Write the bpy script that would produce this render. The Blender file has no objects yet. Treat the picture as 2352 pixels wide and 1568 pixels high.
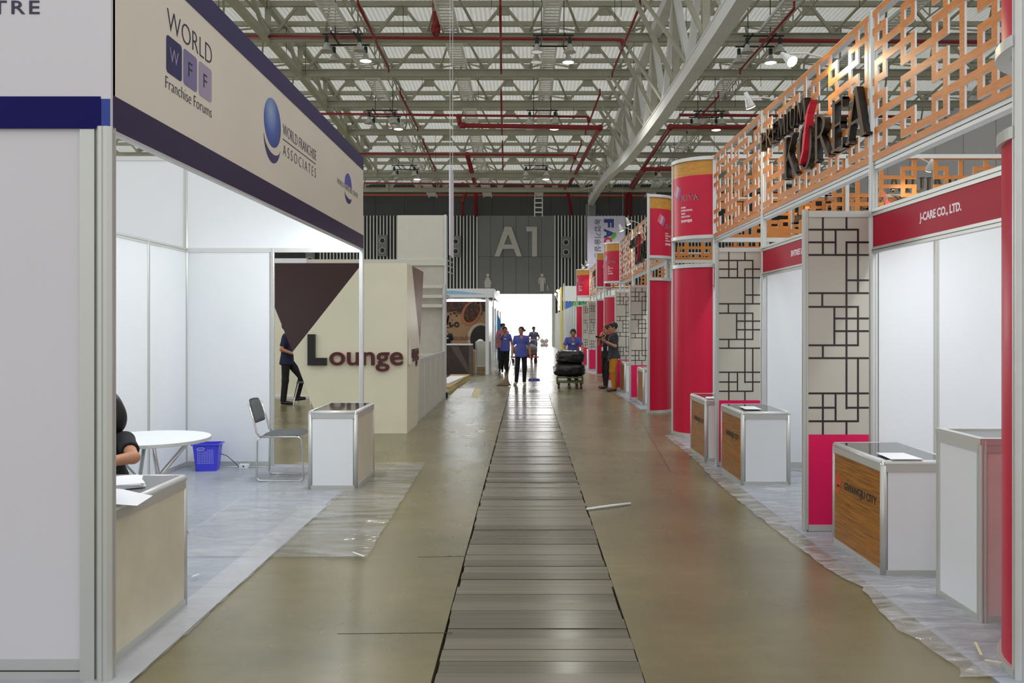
import bpy, bmesh, math, random
import numpy as np
from mathutils import Vector, Matrix
random.seed(7)
S = bpy.context.scene
COL = S.collection
PI = math.pi
# ---------------------------------------------------------------- camera, world, exposure
F, HX, HY, CH = 1960.0, 1209.0, 750.0, 1.6       # focal length in px, vanishing point, camera height
cd = bpy.data.cameras.new('camera'); cam = bpy.data.objects.new('camera', cd); COL.objects.link(cam)
cam.location = (0, 0, CH); cam.rotation_euler = (PI/2, 0, 0)
cd.sensor_width = 36; cd.lens = F/2352*36
cd.shift_x = (1176-HX)/2352; cd.shift_y = (HY-784)/2352
cd.clip_start = .05; cd.clip_end = 400
S.camera = cam
S.view_settings.view_transform = 'Standard'; S.view_settings.look = 'None'
S.view_settings.exposure = 0.06; S.view_settings.gamma = 1; S.view_settings.use_curve_mapping = False
w = bpy.data.worlds.new('sky'); S.world = w; w.use_nodes = True
nt = w.node_tree; nt.nodes.clear()
_o = nt.nodes.new('ShaderNodeOutputWorld'); _b = nt.nodes.new('ShaderNodeBackground')
_tc = nt.nodes.new('ShaderNodeTexCoord'); _sx = nt.nodes.new('ShaderNodeSeparateXYZ')
_mr = nt.nodes.new('ShaderNodeMapRange'); nt.links.new(_tc.outputs['Generated'], _sx.inputs[0])
nt.links.new(_sx.outputs['Y'], _mr.inputs['Value'])
WORLD_BASE, WORLD_SUNSIDE = 1.0, 14.0
_mr.inputs['From Min'].default_value = .6; _mr.inputs['From Max'].default_value = 1.0
_mr.inputs['To Min'].default_value = WORLD_BASE; _mr.inputs['To Max'].default_value = WORLD_SUNSIDE
nt.links.new(_mr.outputs[0], _b.inputs['Strength']); _b.inputs['Color'].default_value = (1, 1, 1, 1)
nt.links.new(_b.outputs[0], _o.inputs[0])
LAMP_W, TUBE_W, SPOT_W = 120.0, 15.0, 26.0
ROOF_GLOW = .21  # share of sky light let through the roof, added to lift the ceiling
# ---------------------------------------------------------------- materials
def lin(c):
    return tuple(((v/255)/12.92 if v/255 <= .04045 else ((v/255+.055)/1.055)**2.4) for v in c)
_M = {}
def mat(name, rgb, rough=.5, metal=0, var=.06, scale=6, bump=0, spec=.5, emit=None, es=0, alpha=1, stretch=None, trans=0, coat=0):
    if name in _M: return _M[name]
    m = bpy.data.materials.new(name); m.use_nodes = True; _M[name] = m
    n = m.node_tree; b = n.nodes['Principled BSDF']; c = lin(rgb)
    b.inputs['Roughness'].default_value = rough; b.inputs['Metallic'].default_value = metal
    b.inputs['Specular IOR Level'].default_value = spec; b.inputs['Coat Weight'].default_value = coat
    b.inputs['Coat Roughness'].default_value = .08
    if trans: b.inputs['Transmission Weight'].default_value = trans
    if alpha < 1: b.inputs['Alpha'].default_value = alpha
    if emit: b.inputs['Emission Color'].default_value = (*lin(emit), 1); b.inputs['Emission Strength'].default_value = es
    tc = n.nodes.new('ShaderNodeTexCoord'); mp = n.nodes.new('ShaderNodeMapping'); no = n.nodes.new('ShaderNodeTexNoise')
    n.links.new(tc.outputs['Object'], mp.inputs[0]); n.links.new(mp.outputs[0], no.inputs['Vector'])
    if stretch: mp.inputs['Scale'].default_value = stretch
    no.inputs['Scale'].default_value = scale; no.inputs['Detail'].default_value = 4
    cr = n.nodes.new('ShaderNodeValToRGB'); n.links.new(no.outputs['Fac'], cr.inputs[0])
    cr.color_ramp.elements[0].position = .3; cr.color_ramp.elements[1].position = .7
    cr.color_ramp.elements[0].color = (*[v*(1-var) for v in c], 1); cr.color_ramp.elements[1].color = (*[min(1, v*(1+var)) for v in c], 1)
    n.links.new(cr.outputs[0], b.inputs['Base Color'])
    if bump:
        bp = n.nodes.new('ShaderNodeBump'); bp.inputs['Strength'].default_value = bump; bp.inputs['Distance'].default_value = .02
        n.links.new(no.outputs['Fac'], bp.inputs['Height']); n.links.new(bp.outputs[0], b.inputs['Normal'])
    return m
def wood(name, c1, c2, stretch, rough=.35, scale=5, mid=None):
    if name in _M: return _M[name]
    m = mat(name, c1, rough); n = m.node_tree; b = n.nodes['Principled BSDF']
    mp = [x for x in n.nodes if x.type == 'MAPPING'][0]; no = [x for x in n.nodes if x.type == 'TEX_NOISE'][0]
    cr = [x for x in n.nodes if x.type == 'VALTORGB'][0]
    mp.inputs['Scale'].default_value = stretch; no.inputs['Scale'].default_value = scale; no.inputs['Detail'].default_value = 8
    no.inputs['Distortion'].default_value = .6
    cr.color_ramp.elements[0].color = (*lin(c1), 1); cr.color_ramp.elements[1].color = (*lin(c2), 1)
    cr.color_ramp.elements[0].position = .36; cr.color_ramp.elements[1].position = .62
    return m
white = mat('white_laminate', (226, 230, 233), .32, var=.015, scale=2)
panel_mat = mat('white_panel', (208, 206, 211), .35, var=.012, scale=1.5, spec=.35)
cream_fascia = mat('cream_banner', (222, 215, 200), .3, var=.03, scale=1.2)
alu = mat('aluminium', (196, 198, 193), .36, metal=.4, var=.015, scale=2)
alu_w = mat('white_aluminium', (205, 207, 205), .35, metal=.3, var=.03)
navy = mat('navy_vinyl', (6, 2, 86), .5, var=.02, spec=.15)
navy2 = mat('purple_navy_vinyl', (48, 38, 74), .3, var=.05, scale=1, spec=.3)
navy3 = mat('top_navy_vinyl', (58, 52, 92), .45, var=.05, scale=1, spec=.25)
ink = mat('dark_ink', (40, 36, 66), .4, var=.02)
black = mat('black_plastic', (22, 20, 22), .4, var=.1)
red = mat('crimson_vinyl', (196, 10, 56), .36, var=.04, scale=1.2, spec=.35)
redsign = mat('crimson_sign', (172, 14, 48), .5, var=.03, scale=2, spec=.25)
pink = mat('magenta_vinyl', (214, 8, 84), .35, var=.03)
beige = mat('beige_tile_print', (186, 182, 170), .35, var=.03, scale=2)
tline = mat('dark_line_print', (36, 24, 28), .4, var=.05)
latw = wood('lattice_wood', (180, 104, 32), (206, 130, 50), (3, 3, 60), .42, 3)
edge_w = mat('white_cut_edge', (226, 222, 222), .5, var=.02)
bandw = wood('golden_wood_band', (176, 120, 28), (206, 148, 44), (2, 2, 26), .32, 4)
woodf = wood('counter_wood', (118, 70, 12), (178, 114, 26), (.8, .8, 34), .3, 4)
glass_top = mat('dark_glass_top', (66, 68, 70), .06, var=.1, scale=3, spec=.8)
grey_top = mat('grey_laminate_top', (112, 112, 114), .35, var=.08, scale=3)
steel = mat('roof_steel_paint', (172, 171, 154), .55, var=.08, scale=1.5)
steel_w = mat('white_girder_paint', (222, 224, 222), .5, var=.05, scale=1)
galv = mat('galvanised_steel', (232, 234, 234), .45, metal=.05, var=.05)
pipe_red = mat('red_pipe_paint', (142, 28, 34), .35, var=.08)
pipe_or = mat('orange_pipe_paint', (170, 84, 52), .4, var=.08)
dgreen = mat('dark_green_ballast', (18, 52, 46), .5)
lampglass = mat('lamp_bell', (196, 196, 190), .2, metal=.3, var=.05)
lit = mat('lit_lens', (255, 252, 235), .4, emit=(255, 250, 230), es=14)
litw = mat('lit_warm_lens', (255, 240, 200), .4, emit=(255, 232, 180), es=30)
tubew = mat('lit_tube', (255, 255, 255), .4, emit=(250, 252, 255), es=5)
chrome = mat('chrome_tube', (210, 210, 208), .14, metal=1, var=.03)
greyfab = mat('grey_upholstery', (88, 92, 92), .75, var=.1, scale=60, bump=.1)
bluep = mat('blue_plastic', (62, 66, 214), .35, var=.04)
skin = mat('skin', (178, 126, 96), .55, var=.06, scale=12)
hairm = mat('black_hair', (20, 17, 20), .5, var=.3, scale=50, stretch=(1, 1, .2), bump=.4)
bluesh = mat('blue_uniform_cloth', (84, 92, 172), .8, var=.08, scale=14, bump=.25)
blackcl = mat('black_cloth', (22, 22, 28), .85, var=.12, scale=14, bump=.25)
navycl = mat('navy_cloth', (26, 30, 62), .85, var=.12, scale=14, bump=.25)
mustard = mat('mustard_cloth', (176, 118, 22), .85, var=.1, scale=14, bump=.3)
pinkcl = mat('pink_cloth', (206, 120, 130), .85, var=.1)
greycl = mat('grey_blue_cloth', (84, 84, 118), .85, var=.1)
darkcl = mat('charcoal_cloth', (44, 44, 52), .85, var=.1, scale=14, bump=.25)
shoel = mat('pale_shoe', (196, 196, 130), .5, var=.25, scale=40)
shoeb = mat('brown_shoe', (70, 46, 40), .4, var=.1)
shoek = mat('black_shoe', (24, 20, 22), .3, var=.1)
paper = mat('white_paper', (232, 234, 238), .6, var=.02)
bagm = mat('black_bin_bag', (16, 16, 18), .22, var=.3, scale=9, bump=1.0)
cartg = mat('green_cart_paint', (74, 88, 44), .4, var=.15)
loungec = mat('lounge_cream', (228, 225, 200), .35, var=.03, scale=2)
loungeb = mat('lounge_brown', (58, 34, 34), .35, var=.06, scale=2)
loungew = wood('lounge_brown_wood', (92, 66, 56), (124, 92, 78), (4, 4, 1), .4, 3)
lettr = mat('maroon_letter', (84, 24, 24), .4, var=.03)
darkwall = mat('dark_wall', (66, 68, 68), .6, var=.08, scale=.6)
greywall = mat('grey_wall_panel', (120, 124, 124), .5, var=.04, scale=.5)
rwall = mat('pale_grey_wall', (214, 214, 220), .6, var=.03, scale=.3)
lightgrey = mat('light_grey_panel', (200, 200, 186), .45, var=.02)
signgrey = mat('sign_pale_metal', (186, 184, 176), .4, metal=.2, var=.04)
bronze = mat('dark_bronze', (92, 72, 48), .3, metal=.5, var=.1)
bronze_s = mat('black_letter_side', (26, 22, 20), .3, var=.1)
swoosh = mat('red_swoosh', (214, 40, 62), .4, var=.03)
tan = mat('tan_board', (196, 184, 120), .6, var=.08)
cardb = mat('brown_cardboard', (176, 150, 96), .7, var=.08)
darkbrown = wood('dark_brown_counter', (46, 36, 34), (66, 52, 48), (2, 2, 20), .35, 4)
glassy = mat('counter_film', (200, 200, 205), .1, alpha=.35, var=.02)

def floor_material():
    m = bpy.data.materials.new('concrete_floor'); m.use_nodes = True; n = m.node_tree; b = n.nodes['Principled BSDF']; L = n.links.new
    tc = n.nodes.new('ShaderNodeTexCoord')
    def noise(s, d, r, st=(1, 1, 1)):
        mp = n.nodes.new('ShaderNodeMapping'); mp.inputs['Scale'].default_value = st; L(tc.outputs['Object'], mp.inputs[0])
        x = n.nodes.new('ShaderNodeTexNoise'); x.inputs['Scale'].default_value = s; x.inputs['Detail'].default_value = d; x.inputs['Roughness'].default_value = r
        L(mp.outputs[0], x.inputs['Vector']); return x
    n1 = noise(.5, 6, .6); n2 = noise(5, 8, .75, (.45, 1.6, 1)); n4 = noise(90, 2, .5); n3 = noise(1.2, 5, .6, (1, .35, 1))
    cr = n.nodes.new('ShaderNodeValToRGB'); L(n1.outputs['Fac'], cr.inputs[0])
    cr.color_ramp.elements[0].color = (*lin((110, 106, 80)), 1); cr.color_ramp.elements[1].color = (*lin((140, 131, 98)), 1)
    cr.color_ramp.elements[0].position = .35; cr.color_ramp.elements[1].position = .65
    cr2 = n.nodes.new('ShaderNodeValToRGB'); L(n2.outputs['Fac'], cr2.inputs[0])
    cr2.color_ramp.elements[0].color = (.72, .72, .72, 1); cr2.color_ramp.elements[1].color = (1.08, 1.06, 1.04, 1)
    mx = n.nodes.new('ShaderNodeMixRGB'); mx.blend_type = 'MULTIPLY'; mx.inputs[0].default_value = .8
    L(cr.outputs[0], mx.inputs[1]); L(cr2.outputs[0], mx.inputs[2])
    cr3 = n.nodes.new('ShaderNodeValToRGB'); L(n3.outputs['Fac'], cr3.inputs[0])
    cr3.color_ramp.elements[0].position = .66; cr3.color_ramp.elements[1].position = .75
    cr3.color_ramp.elements[0].color = (0, 0, 0, 1); cr3.color_ramp.elements[1].color = (.2, .2, .2, 1)
    mx2 = n.nodes.new('ShaderNodeMixRGB'); L(cr3.outputs[0], mx2.inputs[0]); L(mx.outputs[0], mx2.inputs[1]); mx2.inputs[2].default_value = (*lin((160, 124, 98)), 1)
    cr4 = n.nodes.new('ShaderNodeValToRGB'); L(n4.outputs['Fac'], cr4.inputs[0]); cr4.color_ramp.elements[0].position = .70; cr4.color_ramp.elements[1].position = .74
    cr4.color_ramp.elements[1].color = (.5, .5, .5, 1)
    mx3 = n.nodes.new('ShaderNodeMixRGB'); L(cr4.outputs[0], mx3.inputs[0]); L(mx2.outputs[0], mx3.inputs[1]); mx3.inputs[2].default_value = (*lin((176, 170, 150)), 1)
    L(mx3.outputs[0], b.inputs['Base Color'])
    r = n.nodes.new('ShaderNodeMapRange'); L(n3.outputs['Fac'], r.inputs['Value']); r.inputs['To Min'].default_value = .17; r.inputs['To Max'].default_value = .37
    L(r.outputs[0], b.inputs['Roughness']); b.inputs['Specular IOR Level'].default_value = .5
    bp = n.nodes.new('ShaderNodeBump'); bp.inputs['Strength'].default_value = .08; bp.inputs['Distance'].default_value = .02
    L(n2.outputs['Fac'], bp.inputs['Height']); L(bp.outputs[0], b.inputs['Normal'])
    return m
floor_m = floor_material()
plank_m = mat('trench_plank', (116, 111, 96), .24, var=.12, scale=2.5, stretch=(.25, 7, 1), bump=.05)
plank_m2 = mat('trench_plank_dark', (104, 99, 86), .2, var=.12, scale=2.5, stretch=(.25, 7, 1), bump=.05)
carpet_m = mat('blue_grey_carpet', (156, 163, 174), .75, var=.05, scale=2)
def plastic_material():
    m = bpy.data.materials.new('clear_plastic_film'); m.use_nodes = True; n = m.node_tree; b = n.nodes['Principled BSDF']; L = n.links.new
    tc = n.nodes.new('ShaderNodeTexCoord'); mp = n.nodes.new('ShaderNodeMapping'); mp.inputs['Scale'].default_value = (1, 3, 1)
    mp.inputs['Rotation'].default_value = (0, 0, .5)
    no = n.nodes.new('ShaderNodeTexNoise'); no.inputs['Scale'].default_value = 2.2; no.inputs['Detail'].default_value = 5; no.inputs['Distortion'].default_value = 1.6
    L(tc.outputs['Object'], mp.inputs[0]); L(mp.outputs[0], no.inputs['Vector'])
    cr = n.nodes.new('ShaderNodeMapRange'); L(no.outputs['Fac'], cr.inputs['Value']); cr.inputs['From Min'].default_value = .35; cr.inputs['From Max'].default_value = .75
    cr.inputs['To Min'].default_value = .2; cr.inputs['To Max'].default_value = .72
    L(cr.outputs[0], b.inputs['Alpha']); b.inputs['Base Color'].default_value = (.66, .67, .68, 1); b.inputs['Roughness'].default_value = .07
    bp = n.nodes.new('ShaderNodeBump'); bp.inputs['Strength'].default_value = .75; bp.inputs['Distance'].default_value = .03
    vo = n.nodes.new('ShaderNodeTexVoronoi'); vo.inputs['Scale'].default_value = 6; vo.feature = 'DISTANCE_TO_EDGE'; L(mp.outputs[0], vo.inputs['Vector'])
    ad = n.nodes.new('ShaderNodeMath'); ad.operation = 'MULTIPLY_ADD'; L(vo.outputs['Distance'], ad.inputs[0]); ad.inputs[1].default_value = .7; L(no.outputs['Fac'], ad.inputs[2])
    L(ad.outputs[0], bp.inputs['Height']); L(bp.outputs[0], b.inputs['Normal'])
    return m
film = plastic_material()
calm_film = film.copy(); calm_film.name = 'flat_plastic_film'
for _n in calm_film.node_tree.nodes:
    if _n.type == 'BUMP': _n.inputs['Strength'].default_value = .3
    if _n.type == 'MAP_RANGE': _n.inputs['To Min'].default_value = .12; _n.inputs['To Max'].default_value = .5
    if _n.type == 'TEX_NOISE': _n.inputs['Scale'].default_value = 1.3; _n.inputs['Detail'].default_value = 4
def roof_sheet():  # translucency added so the deck glows and brightens the hall below
    m = mat('roof_sheet_added_daylight', (226, 228, 224), .5, var=.05, scale=.8); n = m.node_tree; L = n.links.new; b = n.nodes['Principled BSDF']
    t = n.nodes.new('ShaderNodeBsdfTranslucent'); t.inputs['Color'].default_value = (.80, .81, .79, 1); mx = n.nodes.new('ShaderNodeMixShader'); mx.inputs[0].default_value = ROOF_GLOW
    L(b.outputs[0], mx.inputs[1]); L(t.outputs[0], mx.inputs[2]); L(mx.outputs[0], n.nodes['Material Output'].inputs['Surface']); return m
roof_m = roof_sheet()
# ---------------------------------------------------------------- mesh helpers
def P(px, py, Y):
    return Vector(((px-HX)/F*Y, Y, CH-(py-HY)/F*Y))
def G(px, py):
    Y = F*CH/(py-HY); return Vector(((px-HX)/F*Y, Y, 0))
class MB:
    def __init__(s): s.v = []; s.f = []; s.mi = []; s.ms = []
    def m(s, mt):
        if mt not in s.ms: s.ms.append(mt)
        return s.ms.index(mt)
    def add(s, vs, fs, mt, fn=None):
        o = len(s.v); i = s.m(mt)
        s.v += [tuple(fn(*p)) if fn else tuple(p) for p in vs]
        s.f += [tuple(o+k for k in f) for f in fs]; s.mi += [i]*len(fs); return s
    def box(s, x0, x1, y0, y1, z0, z1, mt, fn=None):
        vs = [(x, y, z) for z in (z0, z1) for y in (y0, y1) for x in (x0, x1)]
        return s.add(vs, [(0, 2, 3, 1), (4, 5, 7, 6), (0, 1, 5, 4), (2, 6, 7, 3), (0, 4, 6, 2), (1, 3, 7, 5)], mt, fn)
    def bar(s, a, b, w, h, mt, up=(0, 0, 1)):
        a = Vector(a); b = Vector(b); d = (b-a).normalized(); u = Vector(up)
        if abs(d.dot(u)) > .99: u = Vector((1, 0, 0))
        r = d.cross(u).normalized(); u = r.cross(d)
        vs = [p+r*i*w/2+u*j*h/2 for p in (a, b) for j in (-1, 1) for i in (-1, 1)]
        return s.add(vs, [(0, 2, 3, 1), (4, 5, 7, 6), (0, 1, 5, 4), (2, 6, 7, 3), (0, 4, 6, 2), (1, 3, 7, 5)], mt)
    def tube(s, pts, r, mt, n=8, closed=False):
        pts = [Vector(p) for p in pts]; N = len(pts); vs = []; fs = []
        rr = r if isinstance(r, (list, tuple)) else [r]*N; ref = None
        for i, p in enumerate(pts):
            if closed: d = (pts[(i+1) % N]-pts[i-1])
            else: d = pts[min(i+1, N-1)]-pts[max(i-1, 0)]
            d.normalize()
            if ref is None: ref = d.orthogonal().normalized()
            ref = (ref-d*ref.dot(d)).normalized(); b = d.cross(ref)
            vs += [p+(ref*math.cos(2*PI*k/n)+b*math.sin(2*PI*k/n))*rr[i] for k in range(n)]
        R = N if closed else N-1
        for i in range(R):
            j = (i+1) % N
            fs += [(i*n+k, i*n+(k+1) % n, j*n+(k+1) % n, j*n+k) for k in range(n)]
        if not closed: fs += [tuple(range(n-1, -1, -1)), tuple((N-1)*n+k for k in range(n))]
        return s.add(vs, fs, mt)
    def lathe(s, prof, mt, c=(0, 0, 0), n=20, a0=0, a1=2*PI, fn=None):
        full = abs(a1-a0-2*PI) < 1e-6; M = n if full else n+1; vs = []; fs = []
        for r, z in prof: vs += [(c[0]+r*math.cos(a0+(a1-a0)*k/n), c[1]+r*math.sin(a0+(a1-a0)*k/n), c[2]+z) for k in range(M)]
        for i in range(len(prof)-1):
            for k in range(n):
                k2 = (k+1) % M; fs.append((i*M+k, i*M+k2, (i+1)*M+k2, (i+1)*M+k))
        return s.add(vs, fs, mt, fn)
    def prism(s, poly, z0, z1, mt, fn=None, side=None):
        n = len(poly); vs = [(x, y, z0) for x, y in poly]+[(x, y, z1) for x, y in poly]
        s.add(vs, [tuple(range(n-1, -1, -1)), tuple(range(n, 2*n))], mt, fn)
        return s.add(vs, [(i, (i+1) % n, n+(i+1) % n, n+i) for i in range(n)], side or mt, fn)
    def post(s, x, y, z0, z1, w=.04, mt=None):
        h = w/2; g = .004; c = w*.28; k = .004
        o = []
        for (dx, dy) in ((1, 0), (0, 1), (-1, 0), (0, -1)):
            tx, ty = -dy, dx
            for t, off in ((-c, h), (-k, h), (-k, h-g), (k, h-g), (k, h), (c, h)):
                o.append((x+dx*off+tx*t, y+dy*off+ty*t))
        return s.prism(o, z0, z1, mt or alu)
    def build(s, name, parent=None, smooth=False, loc=None, label=None):
        me = bpy.data.meshes.new(name); me.from_pydata(s.v, [], s.f)
        for mt in s.ms: me.materials.append(mt)
        me.polygons.foreach_set('material_index', s.mi)
        if smooth: me.polygons.foreach_set('use_smooth', [True]*len(s.f))
        me.update(); o = bpy.data.objects.new(name, me); COL.objects.link(o)
        if parent: o.parent = parent
        if loc: o.location = loc
        if label: o['label'] = label
        return o
def rec(o):
    """outward normals for closed solids"""
    bm = bmesh.new(); bm.from_mesh(o.data); bmesh.ops.recalc_face_normals(bm, faces=bm.faces); bm.to_mesh(o.data); bm.free(); return o
def tag(o, label, cat, group=None, kind=None):
    o['label'] = label; o['category'] = cat
    if group: o['group'] = group
    if kind: o['kind'] = kind
    return o
def thing(name, label, cat, loc=(0, 0, 0), rz=0, group=None):
    o = bpy.data.objects.new(name, None); COL.objects.link(o); o.empty_display_size = .1
    o.location = loc; o.rotation_euler = (0, 0, rz); tag(o, label, cat, group); return o
def struct(o): o['kind'] = 'structure'; return o
def copy_tree(o, parent=None):
    c = o.copy(); COL.objects.link(c); c.parent = parent
    for ch in [x for x in KIDS.get(o.name, [])]: copy_tree(ch, c)
    return c
KIDS = {}
def index_kids():
    KIDS.clear()
    for o in bpy.data.objects:
        if o.parent: KIDS.setdefault(o.parent.name, []).append(o)
# lettering: outline text turned into plain geometry, fitted into a w x h box whose lower left corner is the origin
def text_geo(body, w, h, depth=.002, bold=0.0, spacing=1.0, mirror=False):
    c = bpy.data.curves.new('t', 'FONT'); c.body = body; c.extrude = .5; c.offset = bold; c.space_character = spacing
    c.resolution_u = 8 if h > .2 else 3
    o = bpy.data.objects.new('t', c); COL.objects.link(o)
    dg = bpy.context.evaluated_depsgraph_get(); me = bpy.data.meshes.new_from_object(o.evaluated_get(dg))
    vs = [tuple(v.co) for v in me.vertices]; fs = [tuple(p.vertices) for p in me.polygons]
    bpy.data.objects.remove(o); bpy.data.curves.remove(c); bpy.data.meshes.remove(me)
    if not vs: return [], []
    a = np.array(vs); lo = a.min(0); hi = a.max(0)
    a[:, 0] = (a[:, 0]-lo[0])/(hi[0]-lo[0])*w; a[:, 1] = (a[:, 1]-lo[1])/(hi[1]-lo[1])*h; a[:, 2] = (a[:, 2]+.5)*depth
    return [tuple(p) for p in a], fs
def frame(o, ux, uz, un):
    """maps (u, v, n) to world: o + u*ux + v*uz + n*un"""
    o, ux, uz, un = map(Vector, (o, ux, uz, un))
    return lambda u, v, n: o+ux*u+uz*v+un*n
def right_face(X, Y0, z0): return frame((X, Y0, z0), (0, -1, 0), (0, 0, 1), (-1, 0, 0))   # faces the aisle from the right, u runs towards the camera
def left_face(X, Y0, z0): return frame((X, Y0, z0), (0, 1, 0), (0, 0, 1), (1, 0, 0))
def cam_face(X0, Y, z0): return frame((X0, Y, z0), (1, 0, 0), (0, 0, 1), (0, -1, 0))
def back_face(X0, Y, z0): return frame((X0, Y, z0), (-1, 0, 0), (0, 0, 1), (0, 1, 0))
def write(mb, body, fn, w, h, mt, depth=.003, bold=0.0, spacing=1.0):
    v, f = text_geo(body, w, h, depth, bold, spacing); mb.add(v, f, mt, fn)
def disc(mb, fn, cu, cv, ru, rv, mt, n=28, d=.003, rot=0, a0=0, a1=2*PI, inner=0):
    pts = []
    for k in range(n+1):
        a = a0+(a1-a0)*k/n; x, y = ru*math.cos(a), rv*math.sin(a)
        pts.append((cu+x*math.cos(rot)-y*math.sin(rot), cv+x*math.sin(rot)+y*math.cos(rot)))
    if abs(a1-a0-2*PI) < 1e-6: pts = pts[:-1]
    mb.prism(pts, 0, d, mt, fn)
def plate(mb, us, vs, filled, fn, t, front, side):
    """a cut-out board: cells of the grid us x vs that are filled become a slab of thickness t, with side faces round every hole"""
    nu, nv = len(us)-1, len(vs)-1
    F_ = lambda i, j: 0 <= i < nu and 0 <= j < nv and filled[i][j]
    idx = {}; V = []
    def vid(i, j, k):
        if (i, j, k) not in idx: idx[(i, j, k)] = len(V); V.append((us[i], vs[j], k*t))
        return idx[(i, j, k)]
    ff, sf = [], []
    for i in range(nu):
        for j in range(nv):
            if not F_(i, j): continue
            ff += [(vid(i, j, 1), vid(i+1, j, 1), vid(i+1, j+1, 1), vid(i, j+1, 1)), (vid(i, j, 0), vid(i, j+1, 0), vid(i+1, j+1, 0), vid(i+1, j, 0))]
            if not F_(i-1, j): sf.append((vid(i, j, 0), vid(i, j, 1), vid(i, j+1, 1), vid(i, j+1, 0)))
            if not F_(i+1, j): sf.append((vid(i+1, j, 0), vid(i+1, j+1, 0), vid(i+1, j+1, 1), vid(i+1, j, 1)))
            if not F_(i, j-1): sf.append((vid(i, j, 0), vid(i+1, j, 0), vid(i+1, j, 1), vid(i, j, 1)))
            if not F_(i, j+1): sf.append((vid(i, j+1, 0), vid(i, j+1, 1), vid(i+1, j+1, 1), vid(i+1, j+1, 0)))
    o = len(mb.v); mb.v += [tuple(fn(*p)) for p in V]
    for fs, mt in ((ff, front), (sf, side)):
        i = mb.m(mt); mb.f += [tuple(o+k for k in f) for f in fs]; mb.mi += [i]*len(fs)
def spot(name, loc, target, power, size=1.2, col=(1, .93, .8), blend=.6, r=.04):
    l = bpy.data.lights.new(name, 'SPOT'); l.energy = power; l.spot_size = size; l.spot_blend = blend; l.color = col; l.shadow_soft_size = r
    o = bpy.data.objects.new(name, l); COL.objects.link(o); o.location = loc
    o.rotation_euler = (Vector(target)-Vector(loc)).to_track_quat('-Z', 'Y').to_euler(); return o
def area(name, loc, rot, sx, sy, power, col=(.92, .97, 1)):
    l = bpy.data.lights.new(name, 'AREA'); l.shape = 'RECTANGLE'; l.size = sx; l.size_y = sy; l.energy = power; l.color = col
    o = bpy.data.objects.new(name, l); COL.objects.link(o); o.location = loc; o.rotation_euler = rot; return o
# ================================================================ the hall
XL, XR, YF = -34.0, 25.0, 70.0
b = MB(); b.box(XL, -.43, -6, YF, -.3, 0, floor_m); b.box(.537, XR, -6, YF, -.3, 0, floor_m); b.box(-.43, .545, -6, YF, -.3, -.06, black)
struct(b.build('floor'))
b = MB(); y = 1.0; i = 0
while y < YF:
    w_ = .147; dx = random.uniform(-.008, .008); dz = random.uniform(-.004, .001)
    b.box(-.418+dx, .53+dx, y+.0025, y+w_-.0025, -.05, dz, plank_m if random.random() < .6 else plank_m2); y += w_
struct(b.build('floor_trench_cover'))
# painted seam lines of the concrete slabs
b = MB()
for (p, q) in (((775, 1455), (1040, 1453)), ((960, 1279), (1070, 1277)), ((1540, 1083), (1480, 980))):
    a_, b_ = G(*p), G(*q); b.bar((a_.x, a_.y, .0008), (b_.x, b_.y, .0008), .006, .001, black)
struct(b.build('floor_joint'))
# ground outside the far door
b = MB(); b.box(-60, 60, YF+.3, 160, -.3, -.01, mat('pale_yard_concrete', (214, 214, 208), .7, var=.03)); struct(b.build('ground_outside'))
# roof profile: the bottom chords dip towards the far wall
ZP = [(10, 13.0), (25, 13.2), (35, 13.28), (40, 13.31), (45, 13.17), (50, 12.82), (55, 12.49), (60, 12.1), (65, 11.85), (70, 11.5)]
def zb(Y): return float(np.interp(Y, [p[0] for p in ZP], [p[1] for p in ZP]))
DECK0 = 17.5
b = MB(); xs = []; k = 0; x = XL
while x < XR:
    xs += [(x, 0), (x+.07, 0), (x+.10, .07), (x+.17, .07)]; x += .20
rows = [DECK0, 22, 27, 32.2, 37.4, 42.6, 47.8, 53, 58, 63, YF]
vs = []; fs = []
for r, Y in enumerate(rows): vs += [(x, Y, zb(Y)+1.75+dz) for x, dz in xs]
n_ = len(xs)
for r in range(len(rows)-1): fs += [(r*n_+i, r*n_+i+1, (r+1)*n_+i+1, (r+1)*n_+i) for i in range(n_-1)]
b.add(vs, fs, roof_m); struct(b.build('ceiling'))
# far wall: dark upper part, striped bands, grey centre with the door opening
b = MB()
b.box(XL, XR, YF, YF+.4, 10.7, 13.6, darkwall); b.box(-4, 2.29, YF, YF+.4, 4.28, 10.7, greywall)
b.box(XL, -4, YF, YF+.4, 0, 10.7, mat('black_wall_behind_fins', (44, 46, 44), .6, var=.1)); b.box(2.29, XR, YF, YF+.4, 0, 10.7, _M['black_wall_behind_fins'])
b.box(-4, -3.2, YF, YF+.4, 0, 4.28, greywall); b.box(2.1, 2.29, YF, YF+.4, 0, 4.28, lightgrey)
for k in range(6):
    xk = -4+1.05*(k+1); b.box(xk-.015, xk+.015, YF-.01, YF, 4.28, 10.7, darkwall)
b.box(-4, 2.29, YF-.01, YF, 7.33, 7.36, darkwall)
for k in range(24): b.box(XL+k*2.4, XL+k*2.4+.03, YF-.01, YF, 10.75, 13.3, black)
struct(b.build('wall_far'))
b = MB()
for k in range(48): b.box(-4-.1-.273*k, -4-.273*k, YF-.12, YF, 0, 10.7, alu_w)
struct(b.build('trim_1'))
b = MB()
for k in range(60): b.box(2.29+.273*k, 2.39+.273*k, YF-.12, YF, 0, 10.7, alu_w)
struct(b.build('trim_2'))
b = MB(); b.box(XR, XR+.4, 6, YF, 0, 15.4, rwall)
for k in range(18): b.box(XR-.01, XR, 8+k*3.4, 8.03+k*3.4, 0, 15.2, greywall)
struct(b.build('wall_right'))
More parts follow.
